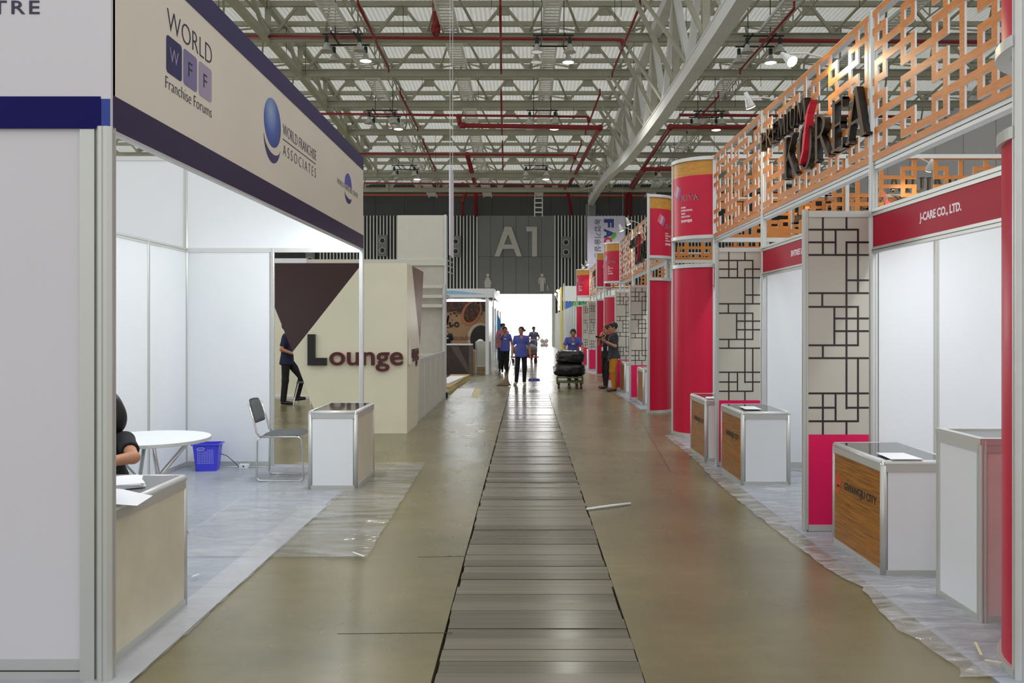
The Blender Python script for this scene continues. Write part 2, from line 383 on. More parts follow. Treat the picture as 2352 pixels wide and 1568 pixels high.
# hall number and door pictograms on the far wall
b = MB(); fn = cam_face(0, YF-.02, 0)
def poly(b, pts, mt, d=.1, fn=fn): b.prism(pts, 0, d+random.uniform(0, .01), mt, fn)
X = lambda px: (px-HX)/F*YF
Z = lambda py: CH-(py-HY)/F*YF
ax0, ax1, az0, az1 = X(1136), X(1198.5), Z(589), Z(521); aw = ax1-ax0; ah = az1-az0; cx = (ax0+ax1)/2; t = .42
poly(b, [(ax0, az0), (ax0+t, az0), (cx+.02, az1-.55), (cx+.02, az1), (cx-.27, az1)], signgrey)
poly(b, [(ax1, az0), (cx+.27, az1), (cx-.02, az1), (cx-.02, az1-.55), (ax1-t, az0)], signgrey)
poly(b, [(ax0+.45, az0+.62), (ax1-.45, az0+.62), (ax1-.62, az0+.98), (ax0+.62, az0+.98)], signgrey)
poly(b, [(X(1222), az0), (X(1233.5), az0), (X(1233.5), az1), (X(1222), az1)], signgrey)
poly(b, [(X(1208.5), az1), (X(1209.5), az1-.38), (X(1222), az1-.38), (X(1222), az1)], signgrey)
tag(b.build('hall_number_sign'), 'large pale A1 hall number mounted high on the dark grey wall above the door', 'sign')
def picto(cx, female, lab):
    b = MB(); s = .0357
    z0 = Z(668); disc(b, fn, cx, Z(632), .125, .14, signgrey, d=.06)
    if female:
        poly(b, [(cx-.12, Z(637)), (cx+.12, Z(637)), (cx+.17, Z(648)), (cx+.29, Z(660)), (cx-.29, Z(660)), (cx-.17, Z(648))], signgrey, .06)
        for s_ in (-1, 1): poly(b, [(cx+s_*.12, Z(637)), (cx+s_*.32, Z(651)), (cx+s_*.25, Z(654)), (cx+s_*.12, Z(643))], signgrey, .06); poly(b, [(cx+s_*.04, Z(660)), (cx+s_*.14, Z(660)), (cx+s_*.14, Z(672)), (cx+s_*.04, Z(672))], signgrey, .06)
    else:
        poly(b, [(cx-.2, Z(637)), (cx+.2, Z(637)), (cx+.17, Z(652)), (cx+.14, Z(669)), (cx+.02, Z(669)), (cx, Z(655)), (cx-.02, Z(669)), (cx-.14, Z(669)), (cx-.17, Z(652))], signgrey, .06)
        for s_ in (-1, 1): poly(b, [(cx+s_*.2, Z(637)), (cx+s_*.29, Z(640)), (cx+s_*.29, Z(652)), (cx+s_*.22, Z(652))], signgrey, .06)
    tag(b.build('toilet_pictogram'), lab, 'sign', 'toilet pictograms on the far wall')
picto(X(1120.5), True, 'pale woman-in-dress toilet symbol on the dark grey wall')
picto(X(1245), False, 'pale standing man toilet symbol on the dark grey wall')
b = MB(); wx = X(1257.5)
disc(b, fn, wx, Z(656), .05, .05, signgrey, d=.05); b.prism([(wx-.04, Z(657)), (wx+.02, Z(657)), (wx+.05, Z(661)), (wx+.14, Z(663)), (wx+.16, Z(667)), (wx+.1, Z(667)), (wx+.06, Z(664)), (wx-.04, Z(663))], 0, .05, signgrey, fn)
for k in range(14):
    a = -2.9+k*.33; a2 = a+.33; r0, r1 = .1, .135
    b.prism([(wx+r0*math.cos(a), Z(664)+r0*math.sin(a)), (wx+r1*math.cos(a), Z(664)+r1*math.sin(a)), (wx+r1*math.cos(a2), Z(664)+r1*math.sin(a2)), (wx+r0*math.cos(a2), Z(664)+r0*math.sin(a2))], 0, .05, signgrey, fn) if k < 10 else None
tag(b.build('toilet_pictogram'), 'small pale wheelchair symbol beside the standing man symbol', 'sign', 'toilet pictograms on the far wall')
# twin-ring loudspeakers on the striped wall
spk_lab = {879: 'grey twin-ring loudspeaker on the striped wall left of the tall pale partition', 1047: 'grey twin-ring loudspeaker on the striped wall just behind the hanging white banner edge',
           1300: 'grey twin-ring loudspeaker on the striped wall between the A1 number and the lilac banner', 713: 'grey twin-ring loudspeaker on the far wall seen through the opening of the white booth'}
for px, py in ((879, 564), (1047, 566), (1300, 568), (713, 586)):
    c = P(px, py, YF-.2); t_ = thing('wall_loudspeaker', spk_lab[px], 'loudspeaker', c, 0, 'loudspeakers on the far wall')
    b = MB(); b.box(-.37, .37, -.12, .1, -.86, .86, mat('speaker_grey', (128, 132, 132), .5)); rec(b.build('cabinet', t_))
    for s_ in (-1, 1):
        b = MB(); b.tube([(.22*math.cos(a*PI/10), -.14, s_*.4+.22*math.sin(a*PI/10)) for a in range(20)], .035, alu_w, 6, True); b.build('ring', t_, True)
        b = MB(); b.prism([(.2*math.cos(a*PI/10), s_*.4+.2*math.sin(a*PI/10)) for a in range(20)], .125, .135, black, lambda u, v, n: Vector((u, -n, v))); rec(b.build('cone', t_))
# ---------------------------------------------------------------- roof trusses
TY = [20, 25, 30, 35, 40, 45, 50, 55, 60, 65]
for Y in TY:
    b = MB(); z = zb(Y); zt = z+1.5
    b.box(XL, XR, Y-.13, Y+.13, z, z+.03, steel); b.box(XL, XR, Y-.02, Y+.02, z+.03, z+.3, steel); b.box(XL, XR, Y-.13, Y+.13, z+.3, z+.33, steel)
    b.box(XL, XR, Y-.08, Y+.08, zt-.06, zt+.16, steel)
    x = -.95-4.18*8
    while x < XR:
        for s_ in (-1, 1):
            b.bar((x+s_*.12, Y, zt-.1), (x+s_*1.0, Y, z+.32), .11, .11, steel)
            if x+s_*1.05 < XR: b.box(x+s_*1.05-.2, x+s_*1.05+.2, Y-.03, Y+.03, z+.28, z+.58, steel)
        b.box(x-.26, x+.26, Y-.03, Y+.03, zt-.42, zt, steel)
        zp = zb(Y+2.5)+1.45
        for s_ in (-1, 1):
            b.bar((x+s_*1.1, Y+.05, z+.45), (x+s_*1.95, Y+2.5, zp), .08, .08, steel)
            b.bar((x+s_*1.1, Y-.05, z+.45), (x+s_*1.95, Y-2.5, zb(Y-2.5)+1.45), .08, .08, steel)
        x += 4.18
    struct(b.build('roof_beam'))
    b = MB(); Y2 = Y+2.5; z2 = zb(Y2)+1.5; b.box(XL, XR, Y2-.08, Y2+.08, z2, z2+.2, steel); struct(b.build('roof_purlin_beam'))
# curved white main girder right of the aisle and its straight twin on the left
GP = [(14, 9.6), (21.2, 9.46), (26.5, 9.5), (33.1, 9.62), (38, 9.82), (43, 10.05), (47.5, 10.4), (51.7, 10.83), (57, 11.2), (62, 11.42), (YF, 11.5)]
def zg(Y): return float(np.interp(Y, [p[0] for p in GP], [p[1] for p in GP]))
def girder(Xg, bottom, nm):
    b = MB()
    Ys = list(np.arange(16, YF+.1, 1.5))
    for a_, c_ in zip(Ys[:-1], Ys[1:]):
        za, zc = bottom(a_), bottom(c_)
        b.bar((Xg, a_, za), (Xg, c_, zc), .42, .06, steel_w); b.bar((Xg, a_, za+.45), (Xg, c_, zc+.45), .42, .05, steel_w)
        for s_ in (-1, 1): b.bar((Xg+s_*.17, a_, za+.22), (Xg+s_*.17, c_, zc+.22), .03, .46, steel_w)
    for Y in TY:
        zt = zb(Y)+.2; zl = bottom(Y)+.45
        b.box(Xg-.11, Xg+.11, Y-.11, Y+.11, zl, zt, steel)
        if Y < 65:
            b.bar((Xg, Y, zt-.1), (Xg, Y+2.5, bottom(Y+2.5)+.45), .2, .24, steel_w)
            b.bar((Xg, Y+5, zb(Y+5)+.1), (Xg, Y+2.5, bottom(Y+2.5)+.45), .2, .24, steel_w)
            for s_ in (-1, 1): b.bar((Xg, Y, zl+.1), (Xg+s_*1.6, Y, zb(Y)+.2), .14, .14, steel)
            for s_ in (-1, 1): b.bar((Xg, Y+2.5, bottom(Y+2.5)+.5), (Xg+s_*1.3, Y+5, zb(Y+5)+.1), .1, .1, steel)
    for a_, c_ in zip(Ys[:-1], Ys[1:]): b.bar((Xg, a_, zb(a_)+.3), (Xg, c_, zb(c_)+.3), .4, .4, steel_w)
    return struct(b.build(nm))
girder(5.25, zg, 'roof_girder_beam')
b = MB(); Ys = list(np.arange(16, 59, 1.5)); Xg = -10.6
for a_, c_ in zip(Ys[:-1], Ys[1:]):
    b.bar((Xg, a_, zb(a_)+.1), (Xg, c_, zb(c_)+.1), .3, .22, steel); b.bar((Xg, a_, zb(a_)+1.5), (Xg, c_, zb(c_)+1.5), .25, .25, steel)
for Y in TY:
    b.box(Xg-.1, Xg+.1, Y-.1, Y+.1, zb(Y), zb(Y)+1.5, steel)
    if Y < 55: b.bar((Xg, Y, zb(Y)), (Xg, Y+2.5, zb(Y+2.5)+1.4), .15, .15, steel); b.bar((Xg, Y+5, zb(Y+5)), (Xg, Y+2.5, zb(Y+2.5)+1.4), .15, .15, steel)
struct(b.build('roof_girder_beam'))
# far column behind the girder end, on the wall
b = MB(); b.box(4.85, 5.65, YF-.5, YF, 0, 11.6, greywall); struct(b.build('wall_pillar'))
# ---------------------------------------------------------------- cable ladders under the roof
def ladder(Xl, lab, y0=17.6, y1=69, drop=0, wd=.62):
    b = MB(); Ys = list(np.arange(y0, y1+.01, 1.0))
    z_ = lambda Y: zb(Y)+.42
    for a_, c_ in zip(Ys[:-1], Ys[1:]):
        for s_ in (-1, 1): b.bar((Xl+s_*wd/2, a_, z_(a_)), (Xl+s_*wd/2, c_, z_(c_)), .08, .12, galv)
        for t_ in (0, .333, .667): b.bar((Xl-wd/2, a_+t_, z_(a_+t_)), (Xl+wd/2, a_+t_, z_(a_+t_)), .17, .03, galv)
    if drop:
        z1 = z_(y1)
        for s_ in (-1, 1): b.bar((Xl+s_*wd/2, y1, z1), (Xl+s_*wd/2, y1, drop), .08, .08, galv)
        z = z1
        while z > drop: b.bar((Xl-wd/2, y1, z), (Xl+wd/2, y1, z), .06, .1, galv); z -= .38
    return tag(b.build('cable_ladder'), lab, 'cable ladder', 'cable ladders under the roof')
ladder(.98, 'pale cable ladder under the roof that turns down the wall above the A1 number', drop=10.5)
ladder(-3.1, 'pale cable ladder under the roof beside the thick short red drop pipe')
ladder(-7.5, 'pale cable ladder under the roof running beside the catwalk railing over the cream fascia')
ladder(9.85, 'pale cable ladder under the roof beyond the curved white girder')
ladder(14.6, 'pale cable ladder under the roof seen only through the orange lattice')
for Xc in (-6.75, 10.7, 15.6):
    b = MB(); Ys = list(np.arange(18, 68, 1.25))
    for a_, c_ in zip(Ys[:-1], Ys[1:]):
        for dz in (.35, .9, 1.4): b.bar((Xc, a_, zb(a_)+dz), (Xc, c_, zb(c_)+dz), .04, .05, steel)
        b.bar((Xc, a_, zb(a_)+.35), (Xc, a_, zb(a_)+1.4), .04, .05, steel); b.bar((Xc, a_, zb(a_)+.35), (Xc, c_, zb(c_)+1.4), .04, .04, steel)
    struct(b.build('roof_catwalk_trim'))
# thin hanger rods
b = MB()
for k in range(70):
    x = random.uniform(-14, 16); Y = random.choice(TY[2:])+random.choice((0, 2.5)); L_ = random.uniform(.6, 2.2)
    b.bar((x, Y-.2, zb(Y)+1.4), (x, Y-.2, zb(Y)+1.4-L_), .018, .018, black)
b = struct(b.build('ceiling_hanger_trim'))
# ---------------------------------------------------------------- red fire pipes
def pipe(pts, r, lab, m=None, brackets=True):
    b = MB(); fine = []
    pts = [Vector(p) for p in pts]
    for i, p in enumerate(pts):
        if 0 < i < len(pts)-1:
            d1 = (p-pts[i-1]).normalized(); d2 = (pts[i+1]-p).normalized(); rr = min(.25, (p-pts[i-1]).length/3, (pts[i+1]-p).length/3)
            for t_ in (0, .25, .5, .75, 1): a_ = p-d1*rr; c_ = p+d2*rr; fine.append(a_.lerp(p, t_).lerp(p.lerp(c_, t_), t_))
        else: fine.append(p)
    b.tube(fine, r, m or pipe_red, 10)
    for i, p in enumerate(pts[1:-1]): b.tube([p-(pts[i+2]-p).normalized()*.0, p+(pts[i+2]-p).normalized()*.3], r*1.35, m or pipe_red, 10)
    return tag(b.build('fire_pipe', smooth=True), lab, 'pipe', 'red fire pipes under the roof')
def px3(l): return [P(*q) for q in l]
pipe([P(480, 83, 34.6), P(1428, 91, 34.6), P(1431, 103, 34.6)], .065, 'thin red pipe crossing under the roof just before the nearest lamp clusters')
pipe([P(1000, -18, 33.9), P(1001, 60, 34.1), P(1001, 78, 34.5)], .14, 'thick short red pipe dropping into the topmost crossing pipe')
pipe([P(700, 261, 44.6), P(1350, 268, 44.6), P(1353, 280, 44.6)], .065, 'thin red pipe crossing under the roof just above the thick bent one')
pipe([P(1052, 262, 44), P(1056, 288, 44.2), P(1378, 293, 44.4), P(1303, 432, 68), P(1313, 492, 69.6)], .125, 'thick bent red pipe that crosses, runs back and drops down the far wall')
pipe([P(800, 353, 52.5), P(1318, 356, 52.5), P(1321, 366, 52.5)], .07, 'thin red pipe crossing above the white banner edge')
pipe([P(1073, 354, 53), P(1093, 430, 68), P(1093, 495, 69.6)], .15, 'thick red pipe slanting back and dropping to the striped wall beside the white banner edge')
pipe([P(1062, 420, 68), P(1071, 447, 69), P(1063, 458, 69), P(1063, 495, 69.6)], .1, 'thin kinked red pipe dropping down the dark wall next to the thick one')
pipe([P(1800, 292, 44.3), P(1540, 291, 44.3), P(1440, 440, 68), P(1438, 495, 69.6)], .125, 'thick red pipe beyond the curved girder, the nearer of the two slanting there')
pipe([P(1640, 388, 52), P(1480, 388, 52.5), P(1448, 440, 68), P(1449, 495, 69.6)], .13, 'thick red pipe beyond the curved girder, behind its slanting twin')
pipe([P(836, 420, 60.5), P(1296, 424, 60.5), P(1298, 436, 60.5)], .06, 'thin dark red pipe crossing low in front of the dark upper wall')
pipe([P(500, 447, 69), P(1232, 449, 69), P(1700, 451, 69)], .1, 'orange horizontal pipe along the top of the dark far wall', pipe_or)
pipe([P(1745, 93, 34.6), P(2352, 97, 34.6)], .085, 'thin red pipe crossing behind the orange lattice top')
pipe([P(1560, 264, 44.6), P(2100, 268, 44.6)], .08, 'thin red pipe crossing behind the dark carved letters')
for l, lab in (([(1149, 15, 30), (1151, 160, 38)], 'thin red branch pipe hanging straight ahead between two cable ladders, nearest of its column'), ([(1151, 216, 41), (1153, 302, 48)], 'thin red branch pipe straight ahead, second of its column'),
          ([(1154, 332, 50), (1155, 385, 56)], 'thin red branch pipe straight ahead, farthest of its column'), ([(1470, 12, 30), (1406, 168, 38)], 'thin slanting red branch pipe next to the curved girder, nearest one'),
          ([(1378, 216, 41), (1345, 302, 48)], 'thin slanting red branch pipe next to the curved girder, middle one'), ([(1335, 332, 50), (1311, 388, 56)], 'thin slanting red branch pipe next to the curved girder, farthest one'),
          ([(822, 8, 30), (893, 156, 38)], 'thin slanting red branch pipe beside the catwalk railing, nearest one'), ([(919, 214, 41), (959, 293, 48)], 'thin slanting red branch pipe beside the catwalk railing, middle one'),
          ([(973, 328, 50), (999, 387, 56)], 'thin slanting red branch pipe beside the catwalk railing, farthest one'), ([(1824, 20, 30), (1700, 160, 38)], 'thin slanting red branch pipe beyond the curved girder, nearest one'),
          ([(1650, 222, 41), (1578, 300, 48)], 'thin slanting red branch pipe beyond the curved girder, farther one')):
    a_, c_ = P(*l[0]), P(*l[1]); b = MB(); b.tube([a_, c_], .05, pipe_red, 8); b.tube([a_, a_+Vector((0, 0, .25))], .04, pipe_red, 8); b.tube([c_, c_-Vector((0, 0, .2))], .04, pipe_red, 8)
    tag(b.build('sprinkler_branch_pipe', smooth=True), lab, 'pipe', 'sprinkler branch pipes')
# ---------------------------------------------------------------- high bay lamps
lamp_n = 0
def high_bay(loc, on, lab):
    t_ = thing('high_bay_lamp', lab, 'ceiling lamp', loc, 0, 'high bay lamps under the roof')
    b = MB(); b.tube([(0, 0, .58), (0, 0, .34)], .075, dgreen, 10); b.tube([(0, 0, .68), (0, 0, .58)], .02, black, 6); b.build('ballast', t_)
    b = MB(); b.lathe([(.06, .34), (.075, .31), (.11, .22), (.185, .08), (.25, 0), (.24, 0), (.175, .08)], lampglass, n=18); b.build('reflector', t_, True)
    b = MB(); b.lathe([(.001, .012), (.235, .012)], lit if on else lampglass, n=18); b.build('lens', t_)
    if on: spot('high_bay_light', (loc[0], loc[1], loc[2]-.05), (loc[0], loc[1], 0), LAMP_W*10, 2.6, (1, .98, .9), .5, .18)
    return t_
clusters = [(840, 142, 35, 'of the nearest cluster over the cream fascia'), (1305, 145, 35, 'of the nearest cluster above the aisle'), (1770, 146, 35, 'of the nearest cluster beyond the girder'),
            (915, 298, 45, 'of the second cluster beside the catwalk'), (1273, 298, 45, 'of the second cluster above the aisle'), (1645, 300, 45, 'of the second cluster over the round tower'),
            (958, 413, 56, 'of the far cluster beside the white banner'), (1254, 413, 56, 'of the far cluster above the A1'), (1552, 416, 56, 'of the far cluster beyond the girder')]
for px, py, Y, lab in clusters:
    p = P(px, py, Y)
    for k, (dx, dy, on) in enumerate(((0, 0, True), (-1.3, 0, False), (0, -1.3, False), (-1.3, -1.3, False))):
        q = (p.x+dx, p.y+dy, p.z+.02)
        high_bay(q, on, ('lit high bay lamp ' if on else 'unlit bell lamp ') + lab + ('' if on else (', beside the lit one' if k == 1 else ', before the lit one' if k == 2 else ', diagonal from the lit one')))
    b = MB()
    for dy in (0, -1.3): b.bar((p.x-1.45, p.y+dy, p.z+.69), (p.x+.15, p.y+dy, p.z+.69), .05, .05, black)
    for dx in (-1.1, -.2): b.bar((p.x+dx, p.y-1.45, p.z+.73), (p.x+dx, p.y+.15, p.z+.73), .05, .05, black); b.bar((p.x+dx, p.y-.65, p.z+.73), (p.x+dx, p.y-.65, zb(p.y)+1.5), .03, .03, black)
    tag(b.build('lamp_bracket'), 'black steel bracket carrying the lamps ' + lab, 'bracket', 'lamp brackets under the roof')
# ================================================================ right side: rows of booths with round towers and wooden lattice
LV = [2.9]+[2.98+.1287*k for k in range(8)]+[4.05]
KL = .971
def lattice_fill(length, start_mirror=False, x0=0):
    """column and gap layout of the window-lattice, module 1.53 m, alternately mirrored"""
    cols = []; gaps = []; x = x0; m = start_mirror
    A = [(0, 'S'), (.197, 'L'), (.352, 'R'), (.67, 'L'), (.84, 'R'), (1.155, 'L'), (1.315, 'R')]; gapsA = ['P', 'pair', 'Q', 'pair', 'P', 'pair', 'Q']
    Bm = [(0, 'S'), (.215, 'L'), (.375, 'R'), (.69, 'L'), (.86, 'R'), (1.178, 'L'), (1.333, 'R')]; gapsB = ['Q', 'pair', 'P', 'pair', 'Q', 'pair', 'P']
    while x < length:
        for (dx, k), g in zip(*( (Bm, gapsB) if m else (A, gapsA))):
            q = x+dx*KL
            if q < .04:
                if cols: cols.pop(); gaps.pop()
                cols.append((0, 'S')); gaps.append(g)
            elif q < length-.03: cols.append((q, k)); gaps.append(g)
        x += 1.53*KL; m = not m
    return cols, gaps
def lattice(mb, length, fn, start_mirror=False, t=.014, x0=0):
    cols, gaps = lattice_fill(length, start_mirror, x0); bw = .031; hb = .027
    us = [0]; kinds = []
    for i, (c, k) in enumerate(cols):
        c0, c1 = max(0, c-bw), c+bw
        if c0 > us[-1]+1e-6: us.append(c0); kinds.append(('gap', i-1))
        us.append(c1); kinds.append(('col', i))
    if length-.05 > us[-1]: us.append(length-.05); kinds.append(('gap', len(cols)-1)); us.append(length); kinds.append(('end', 0))
    # rows: bottom border, then alternating band / bar
    vs = [2.88, 2.93]; rows = [('bar', -1)]
    for k in range(8):
        z = LV[k+1]; vs += [z-hb, z+hb]; rows += [('band', k-1), ('bar', k)]
    vs += [4.0, 4.045]; rows += [('band', 7), ('bar', 8)]
    fill = [[False]*len(rows) for _ in kinds]
    barsP = {-1, 0, 3, 4, 7, 8}; barsQ = {-1, 1, 2, 5, 6, 8}
    has = lambda g, k: g == 'pair' or (k in (barsP if g == 'P' else barsQ))
    for i, (kd, ci) in enumerate(kinds):
        for j, (rk, k) in enumerate(rows):
            if kd == 'end': fill[i][j] = True
            elif kd == 'gap': fill[i][j] = rk == 'bar' and (k in (-1, 8) or has(gaps[ci], k))
            else:
                if rk == 'bar': fill[i][j] = True; continue
                side = cols[ci][1]
                if side == 'S': fill[i][j] = True; continue
                if k % 2 == 0 and 0 <= k <= 6: fill[i][j] = True; continue      # bands with a little square
                out = gaps[ci-1] if side == 'L' else gaps[ci]
                lo, hi = k, k+1
                fill[i][j] = has(out, lo) and has(out, hi) or (k == 7 and has(out, 7)) or (k == -1 and has(out, 0))
    plate(mb, us, vs, fill, fn, t, latw, edge_w)
TL_V = [(.24, 38, 217), (.63, 38, 97), (.45, 97, 217), (.82, 97, 398), (.63, 157, 943), (.23, 398, 463), (.43, 463, 645), (.82, 463, 645), (.24, 645, 706), (.82, 706, 1005), (.24, 873, 1068), (.45, 873, 1005), (.63, 1005, 1068)]
TL_H = [(97, 0, .82), (157, 0, .45), (157, .63, 1), (217, 0, 1), (337, .63, 1), (398, 0, 1), (463, 0, .82), (518, .43, 1), (578, .43, 1), (645, 0, .82), (706, 0, 1), (873, 0, 1), (941, 0, .45), (941, .63, 1), (1005, 0, .82)]
def tile_panel(parent, Y, x0=2.17, x1=2.68):
    fn = cam_face(x0+.02, Y, 0); W = x1-x0-.04
    b = MB(); b.box(0, W, .763, 2.45, -.012, .012, beige, lambda u, z, n: fn(u, z, n)); rec(b.build('patterned_panel', parent))
    b = MB(); b.box(0, W, .06, .762, -.012, .012, pink, lambda u, z, n: fn(u, z, n)); rec(b.build('magenta_panel', parent))
    b = MB(); zz = lambda y: 2.45-(y-38)/1030*(2.45-.763)
    h = .0075
    for u, a, c in TL_V: b.box(u*W-h, u*W+h, zz(c)-h*(c < 1060), zz(a)+h*(a > 40), .0121, .0135, tline, fn)
    for y, u0, u1 in TL_H: b.box(u0*W-h*(u0 > 0), u1*W+h*(u1 < 1), zz(y)-h, zz(y)+h, .0121, .0136, tline, fn)
    b.build('line_pattern', parent)
    for z0 in (.015, 2.45): b = MB(); b.box(0, W, z0, z0+.048, -.02, .02, alu, fn); rec(b.build('rail', parent))
    b = MB(); b.post(x0, Y, .025, 2.51, .045); b.tube([(x0, Y, 0), (x0, Y, .025)], .02, chrome, 10); b.build('post', parent)
def arc_fn(c, R, a0, a1):
    """s = arc length from the left end as seen from the aisle, z height, n outward"""
    sg = 1 if a1 > a0 else -1
    def f(s, z, n):
        a = a0+sg*s/R; return Vector((c[0]+(R+n)*math.cos(a), c[1]+(R+n)*math.sin(a), z))
    return f
def tower(c, a0, a1, lab, R=.52, text=True, s0=.0):
    t_ = thing('round_tower', lab, 'tower', (c[0], c[1], 0), 0, 'round crimson towers at the booth corners')
    f0 = arc_fn((0, 0), R, a0, a1); L = abs(a1-a0)*R; N = 22
    def curved(z0, z1, n0, n1, mt, nm, N=N):
        b = MB(); vs = []
        for k in range(N+1):
            for (n, z) in ((n0, z0), (n1, z0), (n1, z1), (n0, z1)): vs.append(f0(L*k/N, z, n))
        fs = [(4*k+i, 4*k+(i+1) % 4, 4*k+4+(i+1) % 4, 4*k+4+i) for k in range(N) for i in range(4)]+[(0, 1, 2, 3), (4*N+3, 4*N+2, 4*N+1, 4*N)]
        b.add(vs, fs, mt); o = rec(b.build(nm, t_)); return o
    for o in (curved(.05, 2.455, -.008, .008, red, 'lower_panel'), curved(2.92, 3.79, -.008, .008, red, 'upper_panel'), curved(3.79, 4.0, -.008, .008, bandw, 'wood_band')):
        o.data.polygons.foreach_set('use_smooth', [True]*(len(o.data.polygons)-2)+[False]*2)
        md = o.modifiers.new('es', 'EDGE_SPLIT'); md.split_angle = .6
    curved(0, .05, -.03, .03, alu, 'curved_rail'); curved(2.455, 2.51, -.03, .03, alu, 'curved_rail'); curved(2.87, 2.92, -.035, .035, alu_w, 'curved_rail'); curved(4.0, 4.05, -.035, .035, alu_w, 'curved_rail')
    for s in (0, L):
        p = f0(s, 0, 0); b = MB(); b.post(p.x, p.y, 0, 4.06, .05, alu_w); b.build('post', t_)
    # flat segment plates closing the sections
    for z, nm in ((2.865, 'bottom_plate'),):
        b = MB(); pts = [f0(L*k/N, 0, -.03) for k in range(N+1)]
        b.prism([(p.x, p.y) for p in pts]+[(0, 0)], z, z+.02, alu_w); rec(b.build(nm, t_))
    if text:
        b = MB(); ft = lambda u, v, n: f0(s0+u, v, .0085+n)
        # three-direction striped diamond mark
        for k in range(6):
            q = k*.022
            cols_ = [mat('mark_pink', (222, 140, 150), .4), mat('mark_white', (214, 214, 226), .4), mat('mark_blue', (120, 140, 200), .4)]
            b.prism([(.10+q, 3.70-q*.72), (.112+q, 3.692-q*.72), (.052+q, 3.545-q*.72), (.04+q, 3.553-q*.72)], 0, .002, cols_[min(2, k//2)], ft)
        b.build('logo', t_)
        b = MB()
        for dn, bo, mt in ((0, .022, mat('white_print', (232, 220, 226), .4)), (.0012, .0, black)):
            v, f = text_geo('KITA', .30, .085, .0012, bo, 1.35); b.add([(p[0]+.225, p[1]+3.43, p[2]+dn) for p in v], f, mt, ft)
        wp = _M['white_print']
        for i, (tx, wd) in enumerate((('KOREA', .09), ('INTERNATIONAL', .2), ('TRADE', .08), ('ASSOCIATION', .16))):
            v, f = text_geo(tx, wd, .026, .001, .04); b.add([(p[0]+.225, p[1]+3.325-i*.045, p[2]) for p in v], f, wp, ft)
        v, f = text_geo('한국무역협회', .19, .045, .001, .04); b.add([(p[0]+.225, p[1]+3.115, p[2]) for p in v], f, wp, ft)
        b.build('lettering', t_)
    return t_
tower((2.73, 3.86), PI, PI/2, 'crimson round tower at the right edge of the picture, cut off by the frame', R=.5, text=False)
tower((2.72, 12.78), PI, 1.5*PI, 'crimson round tower with striped diamond logo, joined to the near orange lattice', R=.52, s0=.06)
tower((2.26, 16.3), 1.5*PI, 2*PI, 'crimson round tower bulging to the right, just behind the one joined to the near lattice', R=.5, s0=.13)
tower((2.82, 25.1), PI, 1.5*PI, 'crimson round tower whose lower half is hidden behind the man in mustard trousers', R=.52, s0=.06)
tower((2.3, 28.5), 1.5*PI, 2*PI, 'slim-looking crimson tower just left of the man in mustard trousers', R=.5, s0=.16)
tower((2.68, 36.6), PI, 1.5*PI, 'farthest crimson round tower, above the woman pushing the black bag cart', R=.52, s0=.06)
